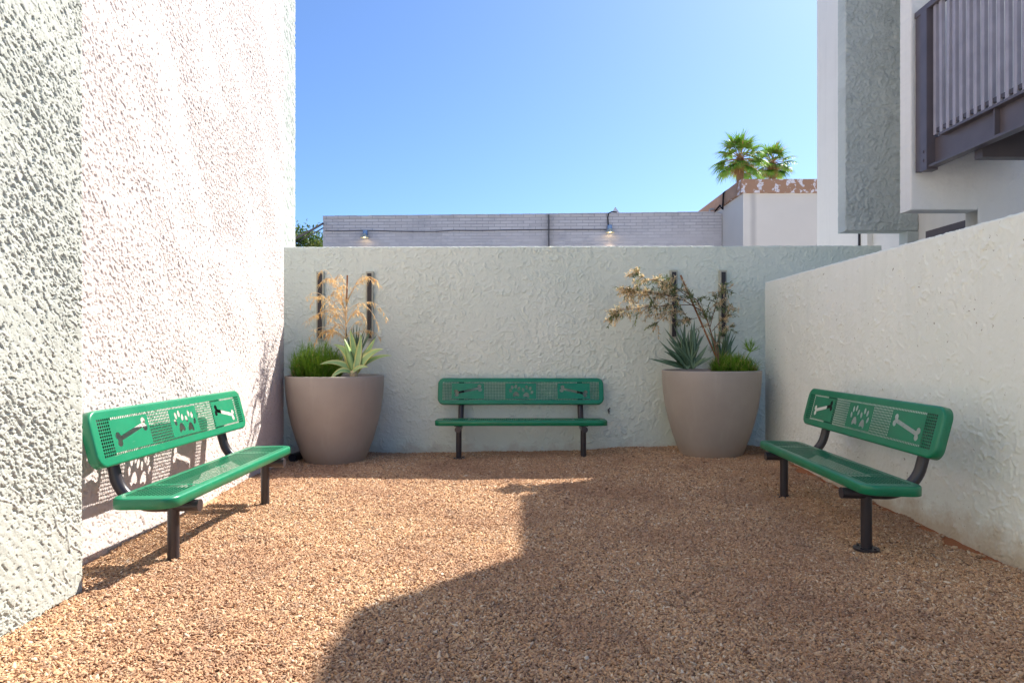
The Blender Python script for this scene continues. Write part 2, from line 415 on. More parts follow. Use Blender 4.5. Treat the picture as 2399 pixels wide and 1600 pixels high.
def rough_h(seed, A, f, ang=0.8, st=1.9, flat=.0):
    """trowelled plateau broken by sharp slanted pits"""
    def fn(u, v):
        ca, sa = math.cos(ang), math.sin(ang)
        wu = u + .010*fbm(u*16, v*16, seed+7, 2); wv = v + .010*fbm(u*16+9, v*16, seed+8, 2)
        a = (wu*ca + wv*sa)/st; b = -wu*sa + wv*ca
        reg = sst(-.60, .35, fbm(a*1.3, b*2.6, seed+3, 3) + .25*pn(u*1.1, v*4.5, seed+13) + flat)          # how broken this area is
        n1 = pn(a*f, b*f, seed) + .45*pn(a*f*2.3, b*f*2.3, seed+1)
        n2 = pn(a*f*2.1+4, b*f*2.1, seed+2) + .4*pn(u*f*3.4, v*f*3.4, seed+5)
        th1 = .38 - .27*reg; th2 = .39 - .24*reg
        p1 = sst(th1, th1+.07, n1); p2 = sst(th2, th2+.10, n2)
        n3 = pn(a*f*.16, b*f*.30, seed+4)
        lip = np.exp(-(n3/.03)**2)*sst(.0, .3, fbm(u*3.1, v*3.1, seed+6, 2))
        return -A*p1 - .55*A*p2*(1-p1) + .5*A*lip + .002*fbm(u*1.1, v*1.1, seed+9, 3) + A*.15*pn(u*f*4, v*f*4, seed+10) + A*.35*pn(a*f*.6, b*f*.6, seed+12)
    return fn
def worm_h(seed, A, f, dens=.0, vst=.75):
    def fn(u, v):
        out = .004*fbm(u*.9, v*.9, seed+9, 3)
        for k, (ff, amp, wd) in enumerate(((f, 1, .030), (f*1.9, .8, .055), (f*3.6, .5, .10))):
            wu = u + .035*fbm(u*7+k, v*7, seed+11+k, 3); wv = v + .035*fbm(u*7, v*7+k*3, seed+15+k, 3)
            n = pn(wu*ff*1.15, wv*ff*vst*1.5, seed+20+k)
            mk = sst(.02-dens, .26-dens, pn(u*ff*.75+3, v*ff*.75, seed+24+k) + .35*fbm(u*1.3, v*1.3, seed+28, 2))
            out = out + A*amp*mk*(np.exp(-((n)/wd)**2) + .28*sst(-.01, .03, n))
        out = out + A*.14*pn(u*70, v*70, seed+30) + A*.2*fbm(u*24, v*24, seed+31, 2)
        return out
    return fn

# ------------------------------------------------------------------ terrain
CP = [(-1.76,3.39,.032),(-1.77,4.69,.018),(2.0,3.67,-.012),(2.09,4.96,.002),(-.55,6.77,.003),(.74,6.77,.022),(1.45,7.15,.085),
      (2.0,6.36,.075),(2.4,6.9,.085),(.1,7.15,.016),(-1.0,7.15,-.004),(-1.8,6.3,.0),(-1.5,6.3,.02),(-2.15,3.3,.045),(0,3,0),(0,5,.01),(2.6,3.3,.0),
      (2.6,4.9,.03),(-1,4,.0),(1,4,.0),(-2.1,5.6,.02),(-1.9,2.6,.03),(0,1.5,0),(1,6,.02),(-.3,6,.005),(2.6,2,0),(2.55,6.2,.06)]
def gz(x, y):
    x = np.asarray(x, float); y = np.asarray(y, float)
    num = np.zeros_like(x*1.0); den = np.full_like(x*1.0, .05)
    for a, b, c in CP:
        w = np.exp(-((x-a)**2+(y-b)**2)/(2*.42**2)); num += w*c; den += w
    near = sst(9.5, 7.5, y)*sst(-3, 0, y)*sst(5, 3, np.abs(x))
    return num/den + near*(.010*fbm(x*1.6, y*1.6, 70, 3) + .007*fbm(x*5.5, y*5.5, 75, 3))
xs = np.concatenate([[-600,-200,-60,-20,-8,-4.5], np.arange(-3, 4.8, .03), [6,9,14,25,60,200,600]])
ys = np.concatenate([[-600,-200,-60,-20,-8,-3,-1], np.arange(0, 7.6, .03), [9,12,20,40,80,200,600]])
X, Y = np.meshgrid(xs, ys, indexing='ij'); Z = gz(X, Y)-.006
idx = np.arange(X.size).reshape(X.shape)
q = np.stack([idx[:-1,:-1], idx[1:,:-1], idx[1:,1:], idx[:-1,1:]], -1).reshape(-1,4)
me = from_np('ground', np.stack([X,Y,Z],-1).reshape(-1,3), q, smooth_quads=len(q))
tag(link('ground', me, M['ground']), kind='structure')

# gravel: one countless mass, chips instanced on points
def gravel():
    n = 880000
    x = rng.uniform(-2.34, 2.70, n); y = rng.uniform(1.1, 7.22, n)
    keep = rng.random(n) < np.where(y < 3.6, 1.0, np.clip(1-(y-3.6)*.16, .5, 1))
    # bare soil beside the right wall and a patch behind the right pot
    edge = 2.635 - .13*sst(-.08, .3, pn(y*1.15, y*0+.3, 85) + .35*fbm(y*6, y*0+.5, 81, 3))
    keep &= (x < edge + rng.normal(0, .012, n))
    e2 = 7.17 + .05*fbm(x*1.9, x*0+.5, 83, 2) - .09*np.exp(-((x-1.45)/.22)**2)
    keep &= (y < e2 + rng.normal(0, .01, n))
    e3 = -2.185 - .035*(y-3.34)
    nearb = (y < 2.97); keep &= np.where(nearb, x > -1.95+.05*fbm(y*5, y*0, 91, 2)+rng.normal(0,.01,n), x > e3+.02+.09*fbm(y*2.2, y*0, 92, 3)+rng.normal(0,.012,n))
    for cx, cy in ((-1.814,6.66),(2.027,6.66)): keep &= ((x-cx)**2+(y-cy)**2 > .30**2)
    x, y = x[keep], y[keep]; n = len(x)
    z = gz(x, y) + rng.uniform(-.004, .005, n)
    s = np.exp(rng.normal(0, .28, n)); s[rng.random(n) < .0007] *= 1.9
    s = np.clip(s, .45, 3.2)*np.where(y > 4.5, 1.12, 1)
    me = bpy.data.meshes.new('gravel'); me.vertices.add(n)
    me.vertices.foreach_set('co', np.stack([x,y,z],-1).astype(np.float32).ravel())
    at = me.attributes.new('chip_size', 'FLOAT', 'POINT'); at.data.foreach_set('value', s.astype(np.float32))
    o = link('gravel', me, M['pebble'])
    tag(o, 'loose brown and tan gravel covering the courtyard floor', 'gravel', kind='stuff')
    ng = bpy.data.node_groups.new('gravel_scatter', 'GeometryNodeTree')
    ng.interface.new_socket('Geometry', in_out='INPUT', socket_type='NodeSocketGeometry')
    ng.interface.new_socket('Geometry', in_out='OUTPUT', socket_type='NodeSocketGeometry')
    nn = ng.nodes; ln = ng.links
    gi = nn.new('NodeGroupInput'); go = nn.new('NodeGroupOutput')
    ico = nn.new('GeometryNodeMeshIcoSphere'); ico.inputs['Radius'].default_value = 1; ico.inputs['Subdivisions'].default_value = 2
    nz = nn.new('ShaderNodeTexNoise'); nz.inputs['Scale'].default_value = 1.3
    sub = nn.new('ShaderNodeVectorMath'); sub.operation = 'SUBTRACT'; sub.inputs[1].default_value = (.5,.5,.5)
    mul = nn.new('ShaderNodeVectorMath'); mul.operation = 'MULTIPLY'; mul.inputs[1].default_value = (1.3,1.3,1.3)
    sp = nn.new('GeometryNodeSetPosition'); tr = nn.new('GeometryNodeTransform'); tr.inputs['Scale'].default_value = (.0071, .0033, .0026)
    sm = nn.new('GeometryNodeSetMaterial'); sm.inputs['Material'].default_value = M['pebble']
    iop = nn.new('GeometryNodeInstanceOnPoints')
    rv = nn.new('FunctionNodeRandomValue'); rv.data_type = 'FLOAT_VECTOR'
    rv.inputs[0].default_value = (-.75,-.8,0); rv.inputs[1].default_value = (.75,.8,6.283)
    sv = nn.new('FunctionNodeRandomValue'); sv.data_type = 'FLOAT_VECTOR'; sv.inputs['Seed'].default_value = 4
    sv.inputs[0].default_value = (.6,.7,.7); sv.inputs[1].default_value = (1.35,1.45,1.4)
    na = nn.new('GeometryNodeInputNamedAttribute'); na.data_type = 'FLOAT'; na.inputs['Name'].default_value = 'chip_size'
    vm = nn.new('ShaderNodeVectorMath'); vm.operation = 'SCALE'
    ln.new(nz.outputs['Color'], sub.inputs[0]); ln.new(sub.outputs[0], mul.inputs[0])
    ln.new(ico.outputs['Mesh'], sp.inputs['Geometry']); ln.new(mul.outputs[0], sp.inputs['Offset'])
    ln.new(sp.outputs[0], tr.inputs['Geometry']); ln.new(tr.outputs[0], sm.inputs['Geometry'])
    ln.new(gi.outputs[0], iop.inputs['Points']); ln.new(sm.outputs[0], iop.inputs['Instance'])
    ln.new(rv.outputs[0], iop.inputs['Rotation'])
    ln.new(sv.outputs[0], vm.inputs[0]); ln.new(na.outputs['Attribute'], vm.inputs['Scale']); ln.new(vm.outputs[0], iop.inputs['Scale'])
    ln.new(iop.outputs[0], go.inputs[0])
    md = o.modifiers.new('scatter', 'NODES'); md.node_group = ng
gravel()

# ------------------------------------------------------------------ left building
lb = empty('apartment_building', (-3, 4.5, 0), 'tall stuccoed building on the left, white sunlit wall between sage green projections', 'building')
def W(o, parent):            # keep world placement when parented to an Empty at its base
    o.parent = parent; o.matrix_parent_inverse = Matrix.Translation(parent.location).inverted(); return o
def rel(parent): return Matrix.Translation(parent.location).inverted()
def slab_w(name, material, parent, *a, **k):
    o = slab_obj(name, material, None, *a, **k); return W(o, parent)
def box_w(name, material, parent, a, b, bevel=0):
    mb = MB(); mb.box(a, b); o = mb.build(name, material, None, bevel=bevel); return W(o, parent)
HL = 7.2
# recessed sunlit wall, slightly turned
d = Vector((-.035, 1, 0)).normalized()
slab_w('white_wall', M['white'], lb, (-2.165, 2.9, -.05), (d.x, d.y, 0), (0,0,1), (d.y, -d.x, 0), 3.68, 4.95, .0046, rough_h(3, .0062, 62, ang=-.85), .5)
box_w('upper_wall', M['white'], lb, (-3.0, 2.96, 4.95), (-2.30, 6.55, HL))
jf = lambda u: .045 + .085*fbm(u*7, u*0+.7, 55, 5, .6) + .03*np.abs(pn(u*29, u*0, 57))
slab_w('sage_corner_block', M['sage_near'], lb, (-1.932, 2.05, .0), (-.01,1,0), (0,0,1), (1,.01,0), .91, 3.9, .0032, rough_h(23, .0085, 62, ang=-.85, flat=-.16), 1.2, jagfun=jf)
slab_w('sage_near_wall', M['sage_near'], lb, (-1.923, 1.2, .0), (-.01,1,0), (0,0,1), (1,.01,0), .85, 3.9, .009, rough_h(29, .0085, 62, ang=-.85), 1.2, arris=(1,0,1,1))
box_w('sage_building_mass', M['sage_near'], lb, (-3.9, -7, 0), (-1.94, 1.19, HL))
box_w('sage_upper_block', M['sage_near'], lb, (-3.1, 1.19, 3.89), (-1.935, 2.955, HL))
box_w('footing', M['sage_dark'], lb, (-3.0, 1.2, -.2), (-1.985, 2.93, .12))
slab_w('sage_pilaster', M['pilaster'], lb, (-2.655, 7.36, 0), (0,1,0), (0,0,1), (1,0,0), .66, 6.0, .01, rough_h(33, .008, 24, ang=-.85), .9)
box_w('sun_gap_block', M['sage_near'], lb, (-3.9, 6.6, 0), (-3.0, 7.3, HL))  # unseen block added to close the gap against sun from behind

# ------------------------------------------------------------------ back and right courtyard walls
bw = slab_obj('courtyard_wall', M['sage'], None, (-3.0, 7.175, -.1), (1,0,.0025), (0,0,1), (0,-1,0), 7.06, 2.355, .006, worm_h(200, .0088, 10.5, dens=.02), .17)
tag(bw, 'sage green stucco wall across the back, behind the centre bench and both planters', 'wall')
# right wall
rd = Vector((.0057, 1, 0)).normalized()
rw = slab_obj('courtyard_wall', M['sage_light'], None, (2.600, -1.5, -.1), (rd.x, rd.y, 0), (0,0,1), (-rd.y, rd.x, 0), 8.34, 1.935, .0065, worm_h(300, .0070, 10, dens=-.04), .17)
tag(rw, 'pale lower stucco wall running along the right side behind the right bench', 'wall')

# ------------------------------------------------------------------ right building
rb = empty('apartment_building', (7, 3, 0), 'two storey white and grey-green stucco building on the right with a brown slatted balcony', 'building')
XF = 4.43; ZR = 6.40
box_w('facade', M['white_b'], rb, (XF, 6.0, -.05), (11, 9.49, 6.58))
box_w('recessed_facade', M['white_soft'], rb, (6.4, 2.6, -.05), (11, 5.90, ZR-.004))
# grey-green fin, raised off the ground with a leg
slab_w('grey_fin', M['sage_dark'], rb, (3.63, 7.12, 2.42), (1,0,0), (0,0,1), (0,-1,0), .797, ZR-2.424, .009, worm_h(400, .016, 10, dens=.1), .155)
box_w('grey_fin_leg', M['sage_dark'], rb, (4.31, 7.118, -.05), (4.427, 7.272, 2.418))
hw = worm_h(430, .004, 9)
def slab_flat(name, *a): return slab_w(name, M['white_soft'], rb, *a)
slab_w('white_fin', M['white_soft'], rb, (3.63, 5.95, 2.40), (1,0,0), (0,0,1), (0,-1,0), .61, ZR-2.404, .01, hw, .16, arris=(1,0,1,1))
slab_w('white_fin_wall', M['white_soft'], rb, (4.24, 5.95, -.05), (1,0,0), (0,0,1), (0,-1,0), 2.158, ZR+.046, .01, lambda u, v: hw(u+.61, v-2.45), .16, arris=(0,1,1,1))
box_w('roof', M['roofing'], rb, (3.63, 2.2, ZR), (11.2, 7.272, ZR+.10))
box_w('rear_roof', M['roofing'], rb, (4.43, 7.276, 6.582), (11, 9.49, 6.60))
# window under the fins on the facade
wf = box_w('window_frame', M['brown'], rb, (XF-.03, 6.13, 1.0), (XF-.001, 6.95, 2.385))
wg = box_w('window_pane', M['glass'], wf, (XF-.035, 6.20, 1.06), (XF-.031, 6.88, 2.33)); wg.matrix_parent_inverse = rel(rb)
mb = MB(); mb.box((XF-.07, 8.02, 0), (XF-.002, 8.09, 2.6)); W(mb.build('downpipe', M['white_b'], None), rb)
mb = MB(); mb.box((XF-.02, 8.30, 0), (XF-.001, 8.33, 2.9)); W(mb.build('wall_joint', M['dark'], None), rb)
# balcony
XB = 3.69
mb = MB()
y = 5.68
slats = MB()
k = 0
while y > 2.2:
    w = .036; xo = XB-.004
    lean = .012*math.sin(k*2.3)*(1 if k in (1, 2) else .15)
    slats.add([(xo,y,3.0),(xo+.03,y,3.0),(xo+.03,y+w,3.0),(xo,y+w,3.0),(xo,y+lean,4.13),(xo+.03,y+lean,4.13),(xo+.03,y+w+lean,4.13),(xo,y+w+lean,4.13)],
              [(3,2,1,0),(4,5,6,7),(0,1,5,4),(1,2,6,5),(2,3,7,6),(3,0,4,7)])
    y -= .083; k += 1
W(slats.build('railing_slats', simple('bounce_lit_brown_slats', (.36, .33, .37), .45, var=.12), None), rb)  # brown lightened to lilac, standing in for bounce light on the slat faces
mb = MB(); mb.box((XB-.03, 2.2, 4.13), (XB+.06, 5.945, 4.185)); W(mb.build('top_rail', M['brown'], None, bevel=.006), rb)
mb = MB(); mb.box((XB+.002, 2.2, 3.02), (XB+.03, 5.72, 3.055)); W(mb.build('bottom_rail', M['brownd'], None), rb)
mb = MB(); mb.box((XB-.045, 5.745, 2.71), (XB+.055, 5.83, 4.128)); mb.tube([(XB-.052,5.79,2.80),(XB-.04,5.79,2.80)], .012, 10); mb.tube([(XB-.052,5.79,2.88),(XB-.04,5.79,2.88)], .012, 10)
W(mb.build('railing_post', M['brown'], None), rb)
mb = MB(); mb.box((XB-.02, 5.87, 2.735), (XB+.03, 5.94, 4.128)); mb.box((XB-.02,5.831,2.735),(XB+.03,5.869,2.76)); W(mb.build('railing_post', M['brown'], None), rb)
bm_ = MB(); bm_.box((XB+.03, 2.2, 2.73), (XB+.05, 5.744, 2.985)); bm_.box((XB-.03, 2.2, 2.73), (XB+.03, 5.744, 2.75)); bm_.box((XB-.03, 2.2, 2.965), (XB+.03, 5.60, 2.985)); bm_.box((XB-.012, 4.98, 2.752), (XB+.029, 4.992, 2.963))
W(bm_.build('balcony_beam', M['brown'], None), rb)
for yy in (5.2, 4.4, 3.6, 2.8): mb = MB(); mb.box((XB+.055, yy, 2.66), (4.6, yy+.09, 2.955)); W(mb.build('joist', M['brownd'], None), rb)
mb = MB(); mb.box((XB+.055, 2.2, 2.96), (4.6, 5.93, 3.0)); W(mb.build('balcony_floor', M['brownd'], None), rb)

# ------------------------------------------------------------------ benches
PITCH = .0165
def inpoly(p, poly):
    x, y = p; c = False; j = len(poly)-1
    for i in range(len(poly)):
        xi, yi = poly[i]; xj, yj = poly[j]
        if (yi > y) != (yj > y) and x < (xj-xi)*(y-yi)/(yj-yi)+xi: c = not c
        j = i
    return c
def cdt(outer, holes):
    vs = []; es = []
    for lp in [outer]+holes:
        o = len(vs); n = len(lp); vs += [Vector(p) for p in lp]; es += [(o+i, o+(i+1)%n) for i in range(n)]
    V2, _, F, *_r = delaunay_2d_cdt(vs, es, [], 0, 1e-6)
    out = []
    for f in F:
        c = sum((V2[i] for i in f), Vector((0,0)))/len(f)
        if inpoly(c, outer) and not any(inpoly(c, h) for h in holes):
            a, b, cc = [V2[i] for i in f]
            if (b-a).cross(cc-a) < 0: f = f[::-1]
            out.append([tuple(V2[i]) for i in f])
    return out
def rect_loop(x0, y0, nx, ny, p):
    h = p/2; L_ = []
    L_ += [(x0+i*h, y0) for i in range(nx*2)]
    L_ += [(x0+nx*p, y0+i*h) for i in range(ny*2)]
    L_ += [(x0+nx*p-i*h, y0+ny*p) for i in range(nx*2)]
    L_ += [(x0, y0+ny*p-i*h) for i in range(ny*2)]
    return L_
def rrect(w, h, r, k=8):
    L_ = []
    for cx, cy, a0 in ((w-r, r, -90), (w-r, h-r, 0), (r, h-r, 90), (r, r, 180)):
        for i in range(k+1):
            a = math.radians(a0+90*i/k); L_.append((cx+r*math.cos(a), cy+r*math.sin(a)))
    return L_
def ell(cx, cy, a, b, rot, n=14):
    c, s = math.cos(rot), math.sin(rot)
    return [(cx+a*math.cos(t)*c-b*math.sin(t)*s, cy+a*math.cos(t)*s+b*math.sin(t)*c) for t in [2*PI*i/n for i in range(n)]]
def bone(cx, cy, half, ang, r=.0215, sh=.0125):
    """outline of a bone: two lobes at each end joined by a shaft"""
    pts = []
    for sx in (1, -1):
        e = []
        for i in range(9):
            a = math.radians(205+150*i/8*1.35 - 25); e.append((half + r*math.cos(a), -r*.92 + r*math.sin(a)))
        e = [(half-.022, -sh)] + [(half+r*math.cos(math.radians(t)), -r*.82+r*math.sin(math.radians(t))) for t in (205,225,250,275,300,325,350,10)]
        e += [(half+r*.38, 0)] + [(half+r*math.cos(math.radians(t)), r*.82+r*math.sin(math.radians(t))) for t in (-10,10,35,60,85,110,135,155)] + [(half-.020, sh)]
        pts += [(sx*x, sx*y) for x, y in e]
    c, s = math.cos(ang), math.sin(ang)
    return [(cx+x*c-y*s, cy+x*s+y*c) for x, y in pts]
def pad(cx, cy, s, rot):
    base = [(0,.024),(.014,.020),(.024,.006),(.031,-.010),(.030,-.022),(.020,-.027),(.010,-.020),(0,-.018),(-.010,-.020),(-.020,-.027),(-.030,-.022),(-.031,-.010),(-.024,.006),(-.014,.020)]
    c, si = math.cos(rot), math.sin(rot)
    return [(cx+s*(x*c-y*si), cy+s*(x*si+y*c)) for x, y in base]

def panel_mesh(name, w, h, rc, nx, ny, solid, decor, flange, roll=.013, thick=.0018, p=PITCH, hf=.41):
    """2D panel in xy (x 0..w, y 0..h), perforated nx*ny cells, flange turned to -z"""
    bm = bmesh.new(); cache = {}
    def vt(p, z=0):
        k = (round(p[0]*1e5), round(p[1]*1e5), round(z*1e5))
        if k not in cache: cache[k] = bm.verts.new((p[0], p[1], z))
        return cache[k]
    def face(ps, z=0):
        vs = []
        for p in ps:
            v = vt(p, z)
            if v not in vs: vs.append(v)
        if len(vs) > 2:
            try: return bm.faces.new(vs)
            except ValueError: pass
    x0 = (w-nx*p)/2; y0 = (h-ny*p)/2; hr = p*hf
    taken = set()
    for (c0, c1, r0, r1, holes) in decor:
        for i in range(c0, c1):
            for j in range(r0, r1): taken.add((i, j))
        outer = rect_loop(x0+c0*p, y0+r0*p, c1-c0, r1-r0, p)
        for t in cdt(outer, holes): face(t)
    for i in range(nx):
        for j in range(ny):
            if (i, j) in taken: continue
            a, b = x0+i*p, y0+j*p; h2 = p/2
            o = [(a+p,b+h2),(a+p,b+p),(a+h2,b+p),(a,b+p),(a,b+h2),(a,b),(a+h2,b),(a+p,b)]
            if solid(i, j): face(o); continue
            cx, cy = a+h2, b+h2
            inn = [(cx+hr*math.cos(k*PI/4)*(1.0 if k%2==0 else 1.12), cy+hr*math.sin(k*PI/4)*(1.0 if k%2==0 else 1.12)) for k in range(8)]
            for k in range(8): face([o[k], o[(k+1)%8], inn[(k+1)%8], inn[k]])
    out = rrect(w-2*roll, h-2*roll, rc-roll*.6); out = [(x+roll, y+roll) for x, y in out]
    for t in cdt(out, [rect_loop(x0, y0, nx, ny, p)]): face(t)
    # rolled edge + flange
    n = len(out); nrm = []
    for i in range(n):
        a = Vector(out[i-1]); b = Vector(out[(i+1)%n]); t = (b-a).normalized(); nrm.append(Vector((t.y, -t.x)))
    rings = [[vt(q) for q in out]]
    prof = [(roll*math.sin(math.radians(t)), -roll*(1-math.cos(math.radians(t)))) for t in (22,45,67,90)] + [(roll, -flange), (roll-.004, -flange-.002), (roll-.008, -flange)]
    # a slight raised bead just inside the edge reads as the rolled rim
    for dx, dz in prof:
        rings.append([bm.verts.new((out[i][0]+nrm[i].x*dx, out[i][1]+nrm[i].y*dx, dz)) for i in range(n)])
    sm = []
    for a, b in zip(rings, rings[1:]):
        for i in range(n): sm.append(bm.faces.new((a[i], b[i], b[(i+1)%n], a[(i+1)%n])))
    bmesh.ops.recalc_face_normals(bm, faces=bm.faces[:])
    up = sum(f.normal.z*f.calc_area() for f in bm.faces)
    if up < 0: bmesh.ops.reverse_faces(bm, faces=bm.faces[:])
    flat = [f for f in bm.faces if abs(f.normal.z) > .999 and f.calc_center_median().z > -.0005]
    ext = bmesh.ops.solidify(bm, geom=bm.faces[:], thickness=thick)
    for f in bm.faces:
        f.smooth = abs(f.normal.z) < .98 and f.calc_area() > 2.5e-5
    me = bpy.data.meshes.new(name); bm.to_mesh(me); bm.free()
    return me
BW, BH = 1.785, .288
def cx_(x): return (x-245)*.94e-3
def cy_(y): return (425-y)*.914e-3
paws = []
for (px, py, pr, toes) in ((1140,303,.10,[(1078,265,.35),(1096,222,.12),(1138,212,-.1),(1174,240,-.35)]),(1258,312,-.12,[(1222,255,.3),(1262,222,.1),(1303,236,-.2),(1323,282,-.45)])):
    paws.append(pad(cx_(px), cy_(py), 1.12, pr))
    for tx, ty, tr in toes: paws.append(ell(cx_(tx), cy_(ty), .0145, .0215, tr))
decor = [(6, 27, 1, 11, [bone(cx_(592), cy_(262), .128, math.radians(12))]),
         (41, 61, 1, 11, paws),
         (75, 96, 1, 11, [bone(cx_(1800), cy_(271), .128, math.radians(-12.5))])]
back_me = panel_mesh('backrest', BW, BH, .062, 102, 12, lambda i, j: False, decor, .05)
SW, SD = 1.775, .325
def seat_solid(i, j): return i in (12, 62) or (i in (37,) and 4 <= j <= 6)
seat_me = panel_mesh('seat', SW, SD, .075, 75, 11, seat_solid, [], .052, thick=.0014, p=.0217, hf=.43)
back_me.materials.append(M['green']); seat_me.materials.append(M['green'])
# place: backrest in local frame -> x along, tilted back ; front normal faces -y
tilt = math.radians(14)
def make_bench():
    r = empty('park_bench', (0,0,0), 'x', 'bench', 'green perforated benches with bone and paw cut-outs')
    s = bpy.data.objects.new('seat', seat_me); COL.objects.link(s); s.parent = r
    s.location = (-SW/2, -.122, .408); s.rotation_euler = (math.radians(-1.0), 0, 0)
    b = bpy.data.objects.new('backrest', back_me); COL.objects.link(b); b.parent = r
    b.location = (-BW/2, .222, .547); b.rotation_euler = (math.radians(90)-tilt, 0, 0)
    for sx in (-.645, .645):
        mb = MB(); mb.tube([(sx,0,-.12),(sx,0,.312)], .0295, 20); mb.build('leg', M['black'], r)
        mb = MB(); mb.tube([(sx,0,-.002),(sx,0,.010)], .068, 20)
        for a in range(4):
            t = a*PI/2+.6; mb.tube([(sx+.05*math.cos(t), .05*math.sin(t), .009), (sx+.05*math.cos(t), .05*math.sin(t), .02)], .008, 6)
        mb.build('base_plate', M['black'], r)
        path = [(sx,-.135,.318),(sx,.0,.316),(sx,.10,.314)]
        for k in range(1, 13):
            a = math.radians(k*78/12); path.append((sx, .10+.205*math.sin(a), .314+.205*(1-math.cos(a))))
        y_, z_ = path[-1][1], path[-1][2]
        path += [(sx, y_+.025*math.sin(tilt)+.004, z_+.04), (sx, .222+.085+.024, .60), (sx, .222+.085+.20*math.sin(tilt)+.014, .78)]
        mb = MB(); mb.tube(path, .0305, 20); mb.tube([(sx,-.139,.318),(sx,-.134,.318)], .032, 20)
        mb.build('support_arm', M['black'], r)
        mb = MB(); mb.box((sx-.04,-.09,.344), (sx+.04,.15,.350)); mb.box((sx-.04,-.09,.349),(sx-.034,.17,.404)); mb.box((sx+.034,-.09,.349),(sx+.04,.17,.404))
        mb.build('seat_bracket', M['black'], r)
    return r
def copy_tree(o, parent=None):
    c = o.copy(); COL.objects.link(c); c.parent = parent
    for ch in [x for x in bpy.data.objects if x.parent == o]: copy_tree(ch, c)
    return c
bench = make_bench()
b2 = copy_tree(bench); b3 = copy_tree(bench)
bench.location = (.094, 6.77, .0); bench['label'] = 'green perforated bench standing in shade against the back wall between the two planters'
# left bench: faces +x
b2.location = (-1.765, 4.04, .0); b2.rotation_euler = (0, 0, math.radians(90.5)); b2['label'] = 'bright sunlit green bench beside the white left wall, casting its shadow on it'
# right bench: faces -x, slightly turned
b3.location = (2.035, 4.33, .0); b3.rotation_euler = (0, 0, math.radians(-90-3.2)); b3['label'] = 'shaded green bench beside the pale right wall, facing left'

# ------------------------------------------------------------------ planters
def planter(x, y, z, label, h):
    r = empty('planter', (x, y, z), label, 'planter', 'large taupe planters')
    prof = [(.275,-.06),(.297,0),(.338,.10),(.382,.22),(.422,.36),(.455,.50),(.476,.64),(.486,.77),(.489,h-.012),(.486,h),(.470,h+.002),(.458,h-.004),(.455,h-.03),(.44,h-.2),(.0,h-.21)]
    mb = MB(); mb.lathe(prof, 72); mb.build('pot', M['pot'], r)
    mb = MB(); n = 40
    vs = [(0,0,h-.045)]; rings = 7
    for i in range(1, rings+1):
        for j in range(n):
            a = 2*PI*j/n; rr = .462*i/rings; vs.append((rr*math.cos(a), rr*math.sin(a), h-.045+.015*noise.noise((rr*9*math.cos(a), rr*9*math.sin(a), x))))
    fs = [(0, 1+j, 1+(j+1)%n) for j in range(n)]
    for i in range(rings-1):
        for j in range(n): fs.append((1+i*n+j, 1+(i+1)*n+j, 1+(i+1)*n+(j+1)%n, 1+i*n+(j+1)%n))
    mb.add(vs, fs, 0, True); mb.build('soil', M['potting'], r)
    return r
PLx, PLy = -1.80, 6.655; PRx, PRy = 2.027, 6.66
planter(PLx, PLy, 0, 'taupe planter on the left, holding a variegated agave and dry orange plumes', .868)
planter(PRx, PRy, .05, 'taupe planter on the right, holding aloes and a half dry olive shrub', .872)
def px(x, y, Y): return Vector(((x-1175)/1500*Y, Y, 1.12+(805-y)/1500*Y))   # reading a photo point at a known depth
R = random.Random(5)
def rvec(s=1): return Vector((R.uniform(-s,s), R.uniform(-s,s), R.uniform(-s,s)))

# left: green fine-leaved shrub
def fine_shrub(name, label, cx, cy, z, rx, ry, h, n, lmat, seedv, dry=.0, L_=(.06,.14)):
    rr = random.Random(seedv)
    r = empty(name, (cx, cy, z), label, 'shrub')
    st = MB(); fo = MB()
    for i in range(n):
        a = rr.uniform(0, 2*PI); q = math.sqrt(rr.random()); bx, by = q*rx*math.cos(a), q*ry*math.sin(a)
        H = h*(1-.55*q*q)*rr.uniform(.55, 1.05)
        lean = Vector((bx*.5/max(rx,.01)*.6, by*.5/max(ry,.01)*.6, 1)).normalized()
        p = Vector((bx*.8, by*.8, 0)); pts = [p]
        for k in range(4):
            p = p + lean*(H/4) + Vector((rr.uniform(-.012,.012), rr.uniform(-.012,.012), 0)); pts.append(p)
        st.tube(pts, [.0028,.0024,.002,.0017,.001], 4, caps=False)
        for k in range(16):
            t = rr.uniform(.2, 1)*3.99; i0 = int(t); pp = pts[i0].lerp(pts[i0+1], t-i0)
            dd = Vector((rr.uniform(-1,1), rr.uniform(-1,1), rr.uniform(.2,1.3)))
            fo.blade(pp, dd, rr.uniform(*L_), .006, droop=rr.uniform(0,.8), seg=2, mi=1 if rr.random() < dry else 0)
    st.build('stems', M['leaf'], r); fo.build('foliage', [lmat, M['straw']], r)
    return r
fine_shrub('succulent_shrub', 'bright green needle-leaved bush on the left side of the left planter', PLx-.16, PLy-.06, .82, .27, .22, .40, 330, M['leaf'], 3, .03)
fine_shrub('succulent_shrub', 'low reddish brown sprigs at the far left rim of the left planter', PLx-.36, PLy-.05, .82, .07, .10, .14, 34, M['tan'], 4, .6, (.03,.08))

